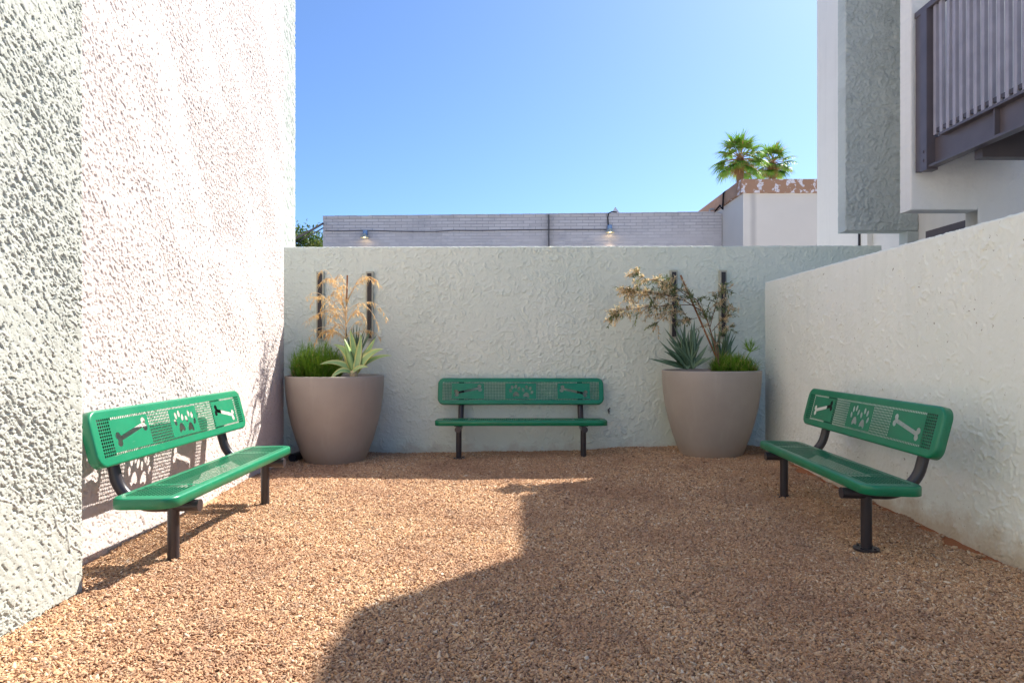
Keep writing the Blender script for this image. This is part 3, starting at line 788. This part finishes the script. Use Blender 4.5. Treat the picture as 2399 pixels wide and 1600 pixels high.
# agave with yellow margins
ag = empty('agave', tuple(px(812, 852, 6.42)-Vector((0,0,.02))), 'variegated agave with broad arching leaves edged in yellow in the left planter', 'agave')
o0 = px(812, 852, 6.42)
def arc_leaf(mb, b, tip, mid_up, w, mi=0, edge=None, seg=9, fold=.3):
    """leaf along a quadratic arc b -> tip with control lifted"""
    b = Vector(b); tip = Vector(tip); c = (b+tip)/2 + Vector(mid_up)
    rows = []
    for i in range(seg+1):
        t = i/seg; p = b*(1-t)**2 + c*2*t*(1-t) + tip*t*t; tg = ((c-b)*(1-t) + (tip-c)*t).normalized()
        ww = w*.5*(min(1, .55+t*1.6)*(1-t**2.2)+.012)
        sd = tg.cross(Vector((0,-.8,.55))).normalized(); nn = sd.cross(tg).normalized()
        if nn.z < 0: nn = -nn
        rows.append((p, sd*ww, nn*ww*fold))
    o = len(mb.v)
    if edge is None: edge = mi
    for p, s, n_ in rows:
        mb.v += [tuple(p-s+n_), tuple(p-s*.55+n_*.36), tuple(p), tuple(p+s*.55+n_*.36), tuple(p+s+n_), tuple(p-n_*.55)]
    for i in range(seg):
        a = o+i*6; b_ = a+6
        for j, mm in ((0,edge),(1,mi),(2,mi),(3,edge)):
            mb.f.append((a+j,a+j+1,b_+j+1,b_+j)); mb.m.append(mm); mb.sm.append(True)
        mb.f.append((a,b_,b_+5,a+5)); mb.m.append(mi); mb.sm.append(True)
        mb.f.append((a+5,b_+5,b_+4,a+4)); mb.m.append(mi); mb.sm.append(True)
mb = MB(); D0 = Vector((0,0,0))
for (tx, ty, dy, up, w) in ((765,786,.02,(.06,0,.10),.085),(880,797,-.06,(-.02,0,.10),.085),(733,832,-.08,(.02,0,.11),.06),(755,872,-.16,(.0,-.05,.12),.055),
                            (803,752,.05,(.02,0,.03),.07),(828,762,.03,(.02,0,.0),.065),(862,770,.08,(.03,0,.02),.06),(790,772,-.05,(.0,-.02,.03),.06),(845,838,-.18,(.0,0,.05),.05),(900,812,.02,(0,0,.10),.05)):
    tip = px(tx, ty, 6.42+dy) - o0
    arc_leaf(mb, Vector((R.uniform(-.02,.02),R.uniform(-.02,.02),0)), tip, up, w*1.35, 0, 1)
lf = mb.build('leaves', [M['agave'], M['agave_edge']], ag)
mb = MB(); mb.lathe([(.0,.03),(.035,.02),(.04,-.02),(.03,-.05)], 12); mb.build('crown_base', M['tan'], ag)

def aloe(name, label, o, leaves, w, seedv, m='aloe'):
    rr = random.Random(seedv); r = empty(name, tuple(o), label, 'aloe'); mb = MB()
    for (tx, ty, dy) in leaves + [(a+rr.uniform(-22, 22), b+rr.uniform(-4, 40), c+rr.uniform(-.1, .1)) for a, b, c in leaves]:
        tip = px(tx, ty, o.y+dy)-o
        arc_leaf(mb, Vector((rr.uniform(-.05,.05), rr.uniform(-.05,.05), 0)), tip, (rr.uniform(-.015,.015),0,rr.uniform(-.02,.03)), w*rr.uniform(.8,1.15), 0, None, fold=.45)
    mb.build('leaves', [M[m]], r); return r
aloe('aloe', 'dark spiky aloe behind the variegated agave in the left planter', px(812, 850, 6.72),
     [(820,738,0),(838,752,.05),(850,765,-.03),(805,748,.03),(795,762,.0),(832,765,-.1),(858,785,.04),(826,748,.1),(812,757,-.08)], .034, 9)

# dry plume plant: stake + arching feathery branches
dp = empty('dry_shrub', tuple(px(790, 850, 6.55)), 'dry orange feathery plumes arching from a staked stem in the left planter', 'shrub')
o1 = px(790, 850, 6.55); st = MB(); fo = MB()
R2 = random.Random(21)
def plume(start, ctrl, end, lv, hang=.75, k=24, ll=(.03,.065)):
    S, C_, E = start-o1, ctrl-o1, end-o1; pts = []
    for i in range(13):
        t = i/12; pts.append(S*(1-t)**2 + C_*2*t*(1-t) + E*t*t)
    st.tube(pts, [.0032*(1-i/14)+.0006 for i in range(13)], 5, caps=False)
    for i in range(k):
        t = R2.uniform(.12, 1)*11.99; i0 = int(t); p = pts[i0].lerp(pts[i0+1], t-i0); tg = (pts[i0+1]-pts[i0]).normalized()
        d_ = tg*R2.uniform(.3,1.2) + Vector((R2.uniform(-.5,.5), R2.uniform(-.5,.5), -hang*R2.uniform(.3,1.4)))
        tw = [p, p+d_.normalized()*R2.uniform(.015,.05)]
        q_ = tw[1]
        for _ in range(3):
            fo.blade(p.lerp(q_, R2.random()), d_+rvec(.5), R2.uniform(*ll), .0062, droop=.9, seg=3)
for s_, c_, e_ in (((792,770),(745,690),(700,740)),((792,760),(740,640),(712,700)),((793,750),(760,690),(728,725)),((795,740),(770,640),(755,640)),
                   ((795,720),(790,600),(770,640)),((795,700),(830,590),(880,665)),((796,740),(850,650),(888,732)),((796,690),(835,620),(858,640)),
                   ((794,775),(850,740),(873,778)),((792,778),(750,730),(720,790)),((793,760),(770,720),(755,775)),((795,745),(825,690),(840,740)),
                   ((794,730),(775,640),(790,655)),((790,780),(765,745),(735,765)),((794,790),(770,750),(748,772)),((796,700),(770,610),(735,650))):
    yy = 6.55+R2.uniform(-.22,.12)
    plume(px(*s_, 6.55), px(*c_, 6.55+(yy-6.55)*.5), px(*e_, yy), None)
for q in range(18):
    sy = R2.uniform(690, 785); sgn = R2.choice((-1, -1, 1)); rx_ = R2.uniform(25, 95)*(1 if sgn < 0 else .95); ey = R2.uniform(630, 780)
    ex = 793+sgn*rx_; cy = min(sy, ey)-R2.uniform(5, 60); yy = 6.55+R2.uniform(-.25,.15)
    plume(px(794, sy, 6.55), px(793+sgn*rx_*.6, cy, 6.55), px(ex, ey, yy), None, k=R2.randint(4, 22), ll=(.02,.055))
st.tube([px(790,850,6.55)-o1, px(792,790,6.55)-o1, px(796,690,6.55)-o1], [.006,.005,.003], 6)
st.build('stems', M['tan'], dp); fo.build('dry_leaves', M['straw'], dp)
mb = MB(); mb.tube([px(791,852,6.57)-o1, px(797,632,6.57)-o1], .0085, 8); mb.build('stake', M['cane'], dp)

# right planter plants
aloe('aloe', 'largest grey-green aloe clump on the left side of the right planter', px(1582, 846, 6.5),
     [(1510,822,-.1),(1527,775,-.05),(1524,752,.05),(1545,745,.0),(1560,750,.06),(1572,733,.1),(1588,742,.02),(1600,755,.1),(1535,800,-.12),(1552,790,-.15),(1618,765,.05),(1565,775,-.12),(1606,795,-.15),(1625,790,-.05),(1548,768,.08),(1580,760,-.05),(1590,775,-.1)], .052, 31)
aloe('aloe', 'narrow bluish aloe behind the olive stem in the right planter', px(1655, 845, 6.75),
     [(1640,745,.05),(1655,740,0),(1668,745,.05),(1680,752,0),(1690,768,.05),(1695,790,0),(1630,760,.05),(1675,770,-.1),(1650,770,-.1)], .034, 32)
fine_shrub('trailing_shrub', 'low yellow-green spiky bush on the right side of the right planter', PRx+.17, PRy-.10, .88, .22, .18, .20, 190, M['leaf'], 12, .10)
fine_shrub('trailing_shrub', 'small tuft of green sprigs near the right rim of the right planter', PRx+.36, PRy-.05, .88, .07, .08, .16, 26, M['leaf'], 13, .10)

sg = empty('papyrus_sprig', tuple(px(1700,848,6.6)), 'single forked green sprig leaning over the right rim of the right planter', 'plant')
mb = MB(); o2 = px(1700,848,6.6); tip = px(1722,808,6.5)-o2
mb.tube([Vector((0,0,0)), tip*.5+Vector((0,0,.01)), tip], .004, 6)
R3 = random.Random(8)
for i in range(26):
    a = R3.uniform(-1.2, 1.2); d_ = Vector((math.sin(a), R3.uniform(-.5,.4), math.cos(a)*.9))
    p1 = tip + d_.normalized()*R3.uniform(.07,.11); mb.tube([tip, tip.lerp(p1,.6)+Vector((0,0,.006)), p1], [.0028,.0022,.0015], 4)
    for k in range(6):
        mb.blade(tip.lerp(p1, R3.uniform(.5,1)), d_+Vector((R3.uniform(-.6,.6),R3.uniform(-.6,.6),R3.uniform(-.2,.6))), R3.uniform(.035,.09), .004, droop=.2, seg=2)
mb.build('fronds', M['leaf'], sg)

ol = empty('olive_shrub', tuple(px(1650,846,6.5)), 'half dry olive shrub leaning left, tan and dark green leaves, tied to a stake', 'shrub')
o3 = px(1650,846,6.5); st = MB(); fo = MB(); R4 = random.Random(77)
def branch(pts, r0, r1, n, sprig=(.06,.16), dry=.6, spread=1.0, t0=.25):
    sprig = (sprig[0], sprig[1]*1.35); n = int(n*1.15)
    P = [px(x, y, Y)-o3 for x, y, Y in pts]; Q = []
    for i in range(len(P)-1):
        for k in range(5): Q.append(P[i].lerp(P[i+1], k/5))
    Q.append(P[-1])
    st.tube(Q, [r0+(r1-r0)*i/(len(Q)-1) for i in range(len(Q))], 6, caps=False)
    for i in range(n):
        t = (t0+(1-t0)*R4.random())*(len(Q)-1.01); i0 = int(t); b = Q[i0].lerp(Q[i0+1], t-i0); tg = (Q[-1]-Q[0]).normalized()
        d_ = (tg*.8 + Vector((R4.uniform(-1,1), R4.uniform(-1,1), R4.uniform(-1,.7)))*spread).normalized()
        ln = R4.uniform(*sprig); e = b + d_*ln + Vector((0,0,-ln*.2)); st.tube([b, b.lerp(e,.5)+Vector((0,0,.006)), e], [.0018,.0014,.0008], 4, caps=False)
        isdry = R4.random() < dry
        for k in range(int(ln*100)+4):
            p = b.lerp(e, R4.uniform(.15,1)); dd = d_*.7 + Vector((R4.uniform(-1,1),R4.uniform(-1,1),R4.uniform(-.8,.8)))
            fo.blade(p, dd, R4.uniform(.026,.050), .0105, droop=.3, seg=3, wpow=-1, mi=(1 if isdry and R4.random() < .85 else 0))
branch([(1652,846,6.5),(1640,790,6.5),(1625,740,6.5),(1600,690,6.48),(1575,670,6.45)], .009, .004, 22, dry=.35, t0=.45)
for _r in range(2): branch([(1612,715,6.5),(1570,690,6.45),(1520,675,6.4),(1470,672,6.35),(1440,670,6.3)], .005, .0015, 34, dry=.85)
for _r in range(2): branch([(1600,700,6.5),(1550,700,6.42),(1490,705,6.35),(1420,712,6.3),(1412,725,6.3)], .0045, .0015, 30, dry=.75, sprig=(.05,.12))
for _r in range(2): branch([(1590,690,6.5),(1550,660,6.5),(1515,645,6.45),(1480,640,6.4),(1462,620,6.4)], .004, .001, 24, dry=.9, sprig=(.04,.10))
branch([(1575,690,6.5),(1540,670,6.55),(1530,650,6.55)], .004, .001, 26, dry=.35, sprig=(.06,.14))
branch([(1565,700,6.5),(1530,720,6.4),(1505,745,6.35)], .003, .001, 16, dry=.8, sprig=(.05,.12))
branch([(1630,750,6.5),(1640,710,6.5),(1650,675,6.5),(1660,655,6.5)], .004, .001, 24, dry=.5, sprig=(.05,.12))
branch([(1635,760,6.5),(1660,730,6.5),(1680,705,6.5)], .004, .001, 20, dry=.5, sprig=(.05,.12))
branch([(1600,730,6.5),(1580,735,6.4),(1560,700,6.4)], .003, .001, 18, dry=.5, sprig=(.05,.11))
branch([(1640,800,6.5),(1655,770,6.45),(1675,750,6.45)], .003, .001, 10, dry=.4, sprig=(.05,.1))
branch([(1650,846,6.5),(1648,800,6.5),(1630,760,6.5),(1620,720,6.5)], .007, .003, 8, dry=.7, sprig=(.03,.07))
st.build('branches', M['bark'], ol); fo.build('leaves', [M['olive'], M['tan']], ol)
mb = MB(); mb.tube([px(1655,846,6.55)-o3, px(1562,632,6.55)-o3], .0095, 8); mb.build('stake', M['cane'], ol)

# ------------------------------------------------------------------ linear wall lights
def wall_light():
    r = empty('wall_light', (0,0,0), 'x', 'wall light', 'slim vertical wall lights')
    mb = MB(); mb.box((-.04,-.022,0), (.04,.02,.75)); mb.build('frame', M['frame'], r, bevel=.002)
    mb = MB(); mb.box((-.022,-.034,.022), (.022,-.0222,.728))
    for k in range(24): mb.box((-.0205,-.0365,.030+k*.029), (.0205,-.0342,.048+k*.029))
    mb.build('diffuser', M['dark'], r)
    return r
wl = wall_light()
for i, (xx, zz, lab) in enumerate(((735, 781, 'slim dark wall light left of the dry orange plumes, nearest the white wall'),
                               (848.5, 781, 'slim dark wall light just right of the dry orange plumes'),
                               (1546, 778, 'slim dark wall light partly hidden behind the olive shrub'),
                               (1659, 778, 'slim dark wall light right of the olive stake, nearest the right wall'))):
    o = wl if i == 0 else copy_tree(wl)
    o.location = ((xx-1175)/1500*7.15, 7.152, 1.12+(805-zz)/1500*7.15); o['label'] = lab
# small fitting on the back wall
ft = empty('wall_fitting', ((1397-1175)/1500*7.15, 7.165, .46), 'small dark metal fitting on the back wall just right of the centre bench', 'wall fitting')
mb = MB(); mb.tube([(0,0,0),(0,-.035,0)], .009, 8); mb.tube([(-.004,-.033,.02),(.0,-.036,-.03)], .007, 8); mb.build('spout', M['black'], ft)
mb = MB(); mb.tube([(-.012,-.02,.012),(.016,-.02,.034)], .005, 6); mb.build('handle', M['black'], ft)
# black pipe stub in the corner behind the left bench
pe = MB(); pe.tube([(-2.16,6.85,.05),(-2.20,6.55,.045)], .045, 16, caps=False); pe.tube([(-2.16,6.85,.05),(-2.20,6.55,.045)], .038, 16)
tag(pe.build('drain_pipe', M['black'], None), 'short black drain pipe on the gravel between the white wall and left planter', 'drain pipe')
# a few larger pale stones on the gravel
sp_ = [(1712/1.0, 0)]
STN = [(1415,1337,.011,'pale round pebble in the shade near the middle right of the gravel'),(870,1478,.013,'flat tan pebble lying just inside the shade at lower left'),(1287,1330,.011,'ochre pebble lying in shade right of the sunlit patch'),(1346,1512,.009,'whitish round pebble near the bottom centre of the gravel')]
for (sx, sy, rr_, lab) in STN:
    Y_ = 1.12*1500/(sy-805); X_ = (sx-1175)/1500*Y_
    bm = bmesh.new(); bmesh.ops.create_icosphere(bm, subdivisions=3, radius=1)
    for v in bm.verts: v.co = Vector((v.co.x*rr_*1.25, v.co.y*rr_, v.co.z*rr_*.62))*(1+.22*noise.noise(v.co*1.4+Vector((sx,0,0))))
    for f in bm.faces: f.smooth = True
    me = bpy.data.meshes.new('pebble'); bm.to_mesh(me); bm.free()
    o = link('pebble', me, simple('pale_pebble', (.48,.36,.24) if sx != 1346 else (.52,.46,.38), .7, var=.15, vscale=60))
    o.location = (X_, Y_, float(gz(X_, Y_))+.008); o.rotation_euler = (0, 0, sx)
    tag(o, lab, 'pebble', 'larger pebbles on the gravel')

# ------------------------------------------------------------------ background buildings
yb = 22.6
bb = empty('block_building', (0, yb, 0), 'low grey painted block building behind the back wall', 'building')
xl = (741-1175)/1500*22.9; xr = 7.16
mb = MB(); h0 = 1.12+(805-500)/1500*22.9; h1 = 1.12+(805-490)/1500*22.3
mb.add([(xl,22.9,0),(xr,22.3,0),(xr,40,0),(xl,40,0),(xl,22.9,h0),(xr,22.3,h1),(xr,40,h1),(xl,40,h0)], [(3,2,1,0),(4,5,6,7),(0,1,5,4),(1,2,6,5),(2,3,7,6),(3,0,4,7)])
W(mb.build('wall', M['brick'], None), bb)
xj = (1284-1175*1.0204)/1.0204/1500*22.6   # expansion joint
xj = (1259-1175)/1500*22.6
mb = MB(); mb.box((xj-.012, 22.35, 0), (xj+.012, 22.62, (h0+h1)/2+.0)); W(mb.build('expansion_joint', M['dark'], None), bb)
def yface(x): return 22.9 + (x-xl)/(xr-xl)*(22.3-22.9)
mb = MB()
for k in range(34):                       # top course, slightly uneven blocks
    x0_ = xl + k*.41; 
    if x0_+.40 > xr: break
    hh = h0+(h1-h0)*(x0_-xl)/(xr-xl)
    mb.box((x0_, yface(x0_+.2)-.02, hh-.02), (x0_+.40, yface(x0_+.2)+.28, hh+.05+.012*R.random()))
W(mb.build('coping', M['brick'], None), bb)
# beige building
bg = empty('beige_building', (11, 26, 0), 'beige rendered building with peeling brown coping in front of the palms', 'building')
HB = 1.12+392*20.3/1500
mb = MB(); mb.box((7.18, 20.3, 0), (16, 34, HB-.42)); W(mb.build('wall', M['beige'], None), bg)
mb = MB(); mb.box((7.10, 20.22, HB-.42), (16.1, 34.1, HB)); cpo = W(mb.build('coping', M['coping'], None), bg)
mb = MB(); mb.box((7.085, 20.6, HB-.41), (7.099, 34, HB-.01)); W(mb.build('side_coping', M['coping2'], None), bg)
mb = MB(); mb.box((7.90, 20.27, 0), (8.02, 20.299, HB-.43)); 
pc = [(7.05,21.6,HB+.02),(7.0,21.6,HB-.35),(7.02,21.9,HB-.9),(7.05,22.0,h1+.06)]
cb_ = MB(); cb_.tube([(7.15,21.7,HB+.01),(7.04,21.75,HB-.06),(7.03,21.8,HB-.6),(7.0,22.0,h1+.2),(6.9,22.2,h1+.05)], .03, 6)
tag(cb_.build('cable', M['cable'], None), 'dark cable hanging down the side of the beige building', 'cable')
vp = MB(); vp.tube([(6.93,22.9,h1-.1),(6.93,22.9,h1+.22),(6.95,22.9,h1+.27),(7.17,22.9,h1+.27)], .035, 8)
tag(vp.build('roof_pipe', M['roofing'], None), 'grey angled pipe on the block building roof beside the beige building', 'pipe')

# cupola far behind
tw = empty('roof_tower', ((1412-1175)/1500*60, 60, 0), 'small pale pyramid roof peeking above the block building', 'tower')
mb = MB(); mb.box((-.30,-.30,0), (.30,.30,13.45)); mb.build('shaft', M['pale'], tw)
mb = MB(); zt = 1.12+(805-475)/1500*60
mb.add([(-.5,-.5,13.4),(.5,-.5,13.4),(.5,.5,13.4),(-.5,.5,13.4),(0,0,zt)], [(0,1,4),(1,2,4),(2,3,4),(3,0,4),(3,2,1,0)]); mb.build('roof', M['pale'], tw)

# lamps on block building
def lamp(xp, yp, label, lit):
    X_ = (xp-1175)/1500*22.6; Y_ = yface(X_); z_ = 1.12+(805-yp)/1500*Y_
    r = empty('wall_lamp', (X_, Y_-.004, z_), label, 'wall lamp', 'lamps on the block building'); r.scale = (.8, .8, .8)
    mb = MB(); mb.box((-.09,-.18,.0), (.09,-.022,.2)); mb.tube([(0,-.02,.1),(0,-.16,.1)], .04, 8); mb.build('housing', M['bluem'], r, bevel=.01)
    mb = MB(); mb.lathe([(.05,.03),(.07,.0),(.13,-.06),(.19,-.13),(.195,-.15),(.185,-.145),(.12,-.06),(.05,-.01)], 20, c=(0,-.24)); mb.build('shade', M['frame' if lit else 'bluem'], r)
    m, nt, b = mat('lamp_bulb'); b.inputs['Base Color'].default_value = (.9,.8,.6,1)
    if lit: b.inputs['Emission Color'].default_value = (1,.72,.38,1); b.inputs['Emission Strength'].default_value = 8
    mb = MB(); mb.lathe([(0,-.13),(.04,-.12),(.055,-.09),(.04,-.05),(0,-.04)], 12, c=(0,-.24)); mb.build('bulb', m, r)
    if lit:
        ld = bpy.data.lights.new('lamp_glow', 'SPOT'); ld.energy = 55 if lit == 1 else 14; ld.color = (1,.70,.40); ld.spot_size = math.radians(95); ld.spot_blend = .8; ld.shadow_soft_size = .05
        lo = bpy.data.objects.new('lamp_glow', ld); COL.objects.link(lo); lo.parent = r; lo.location = (0,-.24,-.17); lo.rotation_euler = (math.radians(-12),0,0)
    return r
lamp(836, 541, 'lit blue lamp with warm glow near the left end of the block building', 1)
lamp(1397, 529, 'small blue lamp under a bent conduit at the right of the block building', 2)
cdt_ = MB(); Xc = (1396-1175)/1500*22.5; yc = yface(Xc)
cdt_.tube([(Xc,yc-.04,1.12+(805-528)/1500*yc),(Xc-.03,yc-.05,h1-.12),(Xc,yc-.05,h1+.02),(Xc+.12,yc+.0,h1+.09),(Xc+.3,yc+.1,h1+.09)], .022, 6)
tag(cdt_.build('conduit', M['cable'], None), 'bent dark conduit rising from the right lamp over the block building edge', 'conduit')
wc = MB(); pts = []
for x_, y_ in ((741,531),(780,531.5),(830,530),(860,530.5),(900,532),(950,532.5),(1000,532.5),(1040,530),(1100,530.5),(1180,529),(1260,528),(1340,528),(1390,528)):
    X_ = (x_-1175)/1500*22.6; Y_ = yface(X_); pts.append((X_, Y_-.035, 1.12+(805-y_)/1500*Y_))
wc.tube(pts, .011, 6); tag(wc.build('cable', M['cable'], None), 'long thin cable stapled along the grey block wall between its lamps', 'cable')
for (ya, yb_, yk, lab) in ((513.5, 539, 18, 'thick upper overhead cable reaching the left corner of the block building'),(524, 549, 19, 'thin lower overhead cable reaching the left corner of the block building')):
    mb = MB(); a = Vector((xl, 22.88, 1.12+(805-ya)/1500*22.88)); b_ = px(677-8, yb_+3, yk); b_ = a + (b_-a)*2.6
    pts = [a.lerp(b_, t/14) + Vector((0,0,-.5*(t/14)*(1-t/14))) for t in range(15)]
    mb.tube(pts, .035 if ya < 520 else .02, 6); tag(mb.build('overhead_cable', M['cable'], None), lab, 'cable', 'overhead cables')

# ------------------------------------------------------------------ palms
def palm(xp, yp, Y_, rad, n, label, seedv, nskirt=44):
    rr = random.Random(seedv); c = px(xp, yp, Y_)
    r = empty('fan_palm', (c.x, c.y, 0), label, 'palm', 'fan palms behind the beige building')
    mb = MB(); mb.tube([(0,0,-.1),(.05,0,c.z*.5),(0,0,c.z-.3),(0,0,c.z+.2)], [.30,.22,.20,.16], 14); mb.build('trunk', M['bark'], r)
    fr = MB(); st = MB(); dr = MB()
    for i in range(n):
        a = i*2.39996 + rr.uniform(-.2,.2); el = math.radians(82 - 125*(i/n)**.85) + rr.uniform(-.12,.12)
        d_ = Vector((math.cos(a)*math.cos(el), math.sin(a)*math.cos(el), math.sin(el)))
        b = Vector((0,0,c.z+.15)); pl = rad*rr.uniform(.48,.62); e = b + d_*pl + Vector((0,0,-.12*pl*math.cos(el)))
        st.tube([b, b.lerp(e,.5)+Vector((0,0,.05)), e], [.03,.022,.014], 5)
        # fan of blades around axis d_
        ax = (e-b).normalized(); sd = ax.cross(Vector((0,0,1))); sd = sd.normalized() if sd.length > .1 else Vector((1,0,0)); up = sd.cross(ax)
        tiltv = rr.uniform(-.3,.3); sd = (sd*math.cos(tiltv)+up*math.sin(tiltv)).normalized()
        nb = 26
        for k in range(nb):
            t = (k/(nb-1)-.5)*math.radians(205)
            bd = ax*math.cos(t) + sd*math.sin(t) + up*rr.uniform(-.04,.10)
            ln = rad*rr.uniform(.50,.60)*(1-.25*abs(t)/1.8)
            bd.normalize(); p0 = e; w0 = .10
            # stiff inner part then drooping tip
            fr.blade(e, bd, ln, w0, droop=.75+.5*rr.random(), seg=5, wpow=.8, fold=.2, mi=0 if rr.random() > .04 else 1)
    for i in range(nskirt):
        a = rr.uniform(0,2*PI); d_ = Vector((math.cos(a)*.35, math.sin(a)*.35, -1))
        p0 = Vector((.15*math.cos(a), .15*math.sin(a), c.z+rr.uniform(-.25,.3)))
        for k in range(8): dr.blade(p0, d_+Vector((rr.uniform(-.35,.35),rr.uniform(-.35,.35),rr.uniform(0,.9))), rr.uniform(.4,.95), .06, droop=.6, seg=3)
    st.build('stalks', M['palmdry'], r); fr.build('fronds', [M['palm'], M['palmdry']], r); dr.build('dry_skirt', M['palmdry'], r)
palm(1698, 372, 38, 1.72, 40, 'taller left fan palm rising behind the beige building', 51)
palm(1772, 382, 41, 1.5, 32, 'smaller right fan palm with paler fronds behind the beige building', 52)

# background tree
def tree(xp, yp, Y_, rx, rz, n, label, seedv):
    rr = random.Random(seedv); c = px(xp, yp, Y_)
    r = empty('leafy_tree', (c.x, c.y, 0), label, 'tree')
    mb = MB(); mb.tube([(0,0,-.1),(.1,0,c.z*.4),(0,.1,c.z*.8)], [.22,.17,.10], 8)
    fo = MB(); cl = []
    for i in range(46):
        a = rr.uniform(0,2*PI); e = rr.uniform(-.6,1.4); q_ = rr.uniform(.45,1)**.6
        p = Vector((math.cos(a)*math.cos(e)*rx*q_, math.sin(a)*math.cos(e)*rx*q_, c.z+math.sin(e)*rz*q_)); cl.append(p)
        if i < 12: mb.tube([(0,0,c.z*.55), (p.x*.5,p.y*.5,(c.z*.55+p.z)/2+.1), tuple(p)], [.07,.04,.015], 5)
    for i in range(n):
        p = rr.choice(cl) + Vector((rr.gauss(0,.28), rr.gauss(0,.28), rr.gauss(0,.22)))
        fo.blade(p, rvec(1)+Vector((0,0,.1)), rr.uniform(.12,.22), .085, seg=2, wpow=-1, droop=.2)
    mb.build('trunk', M['bark'], r); fo.build('crown', M['tree'], r)
tree(672, 592, 29, 2.0, 1.7 if False else 1.15, 5200, 'dense green tree behind the left end of the back wall', 61)

# ------------------------------------------------------------------ sky, sun, camera
sd = Vector((.665, .69, 1.0)).normalized()
el = math.asin(sd.z); az = math.atan2(sd.x, sd.y)
w = bpy.data.worlds.new('World'); SC.world = w; w.use_nodes = True
nt = w.node_tree; bgn = nt.nodes['Background']
sky = nt.nodes.new('ShaderNodeTexSky'); sky.sky_type = 'NISHITA'; sky.sun_disc = False
sky.sun_elevation = el; sky.sun_rotation = az; sky.air_density = 1.0; sky.dust_density = 2.6; sky.ozone_density = 9.5; sky.altitude = 1500
nt.links.new(sky.outputs[0], bgn.inputs[0]); bgn.inputs[1].default_value = .078
sun = bpy.data.lights.new('sun', 'SUN'); sun.energy = 4.2; sun.angle = math.radians(.53); sun.color = (1, .93, .82)
so = bpy.data.objects.new('sun', sun); COL.objects.link(so); so.rotation_euler = sd.to_track_quat('Z', 'Y').to_euler()
cam = bpy.data.cameras.new('camera'); cam.lens = 36*1500/2351; cam.sensor_width = 36; cam.shift_y = 21/2351
cam.clip_start = .05; cam.clip_end = 3000
co_ = bpy.data.objects.new('camera', cam); COL.objects.link(co_); co_.location = (0,0,1.12); co_.rotation_euler = (PI/2,0,0)
SC.camera = co_
SC.view_settings.view_transform = 'Standard'; SC.view_settings.look = 'None'; SC.view_settings.exposure = 1.55; SC.view_settings.gamma = 1
SC.cycles.max_bounces = 10; SC.cycles.diffuse_bounces = 6
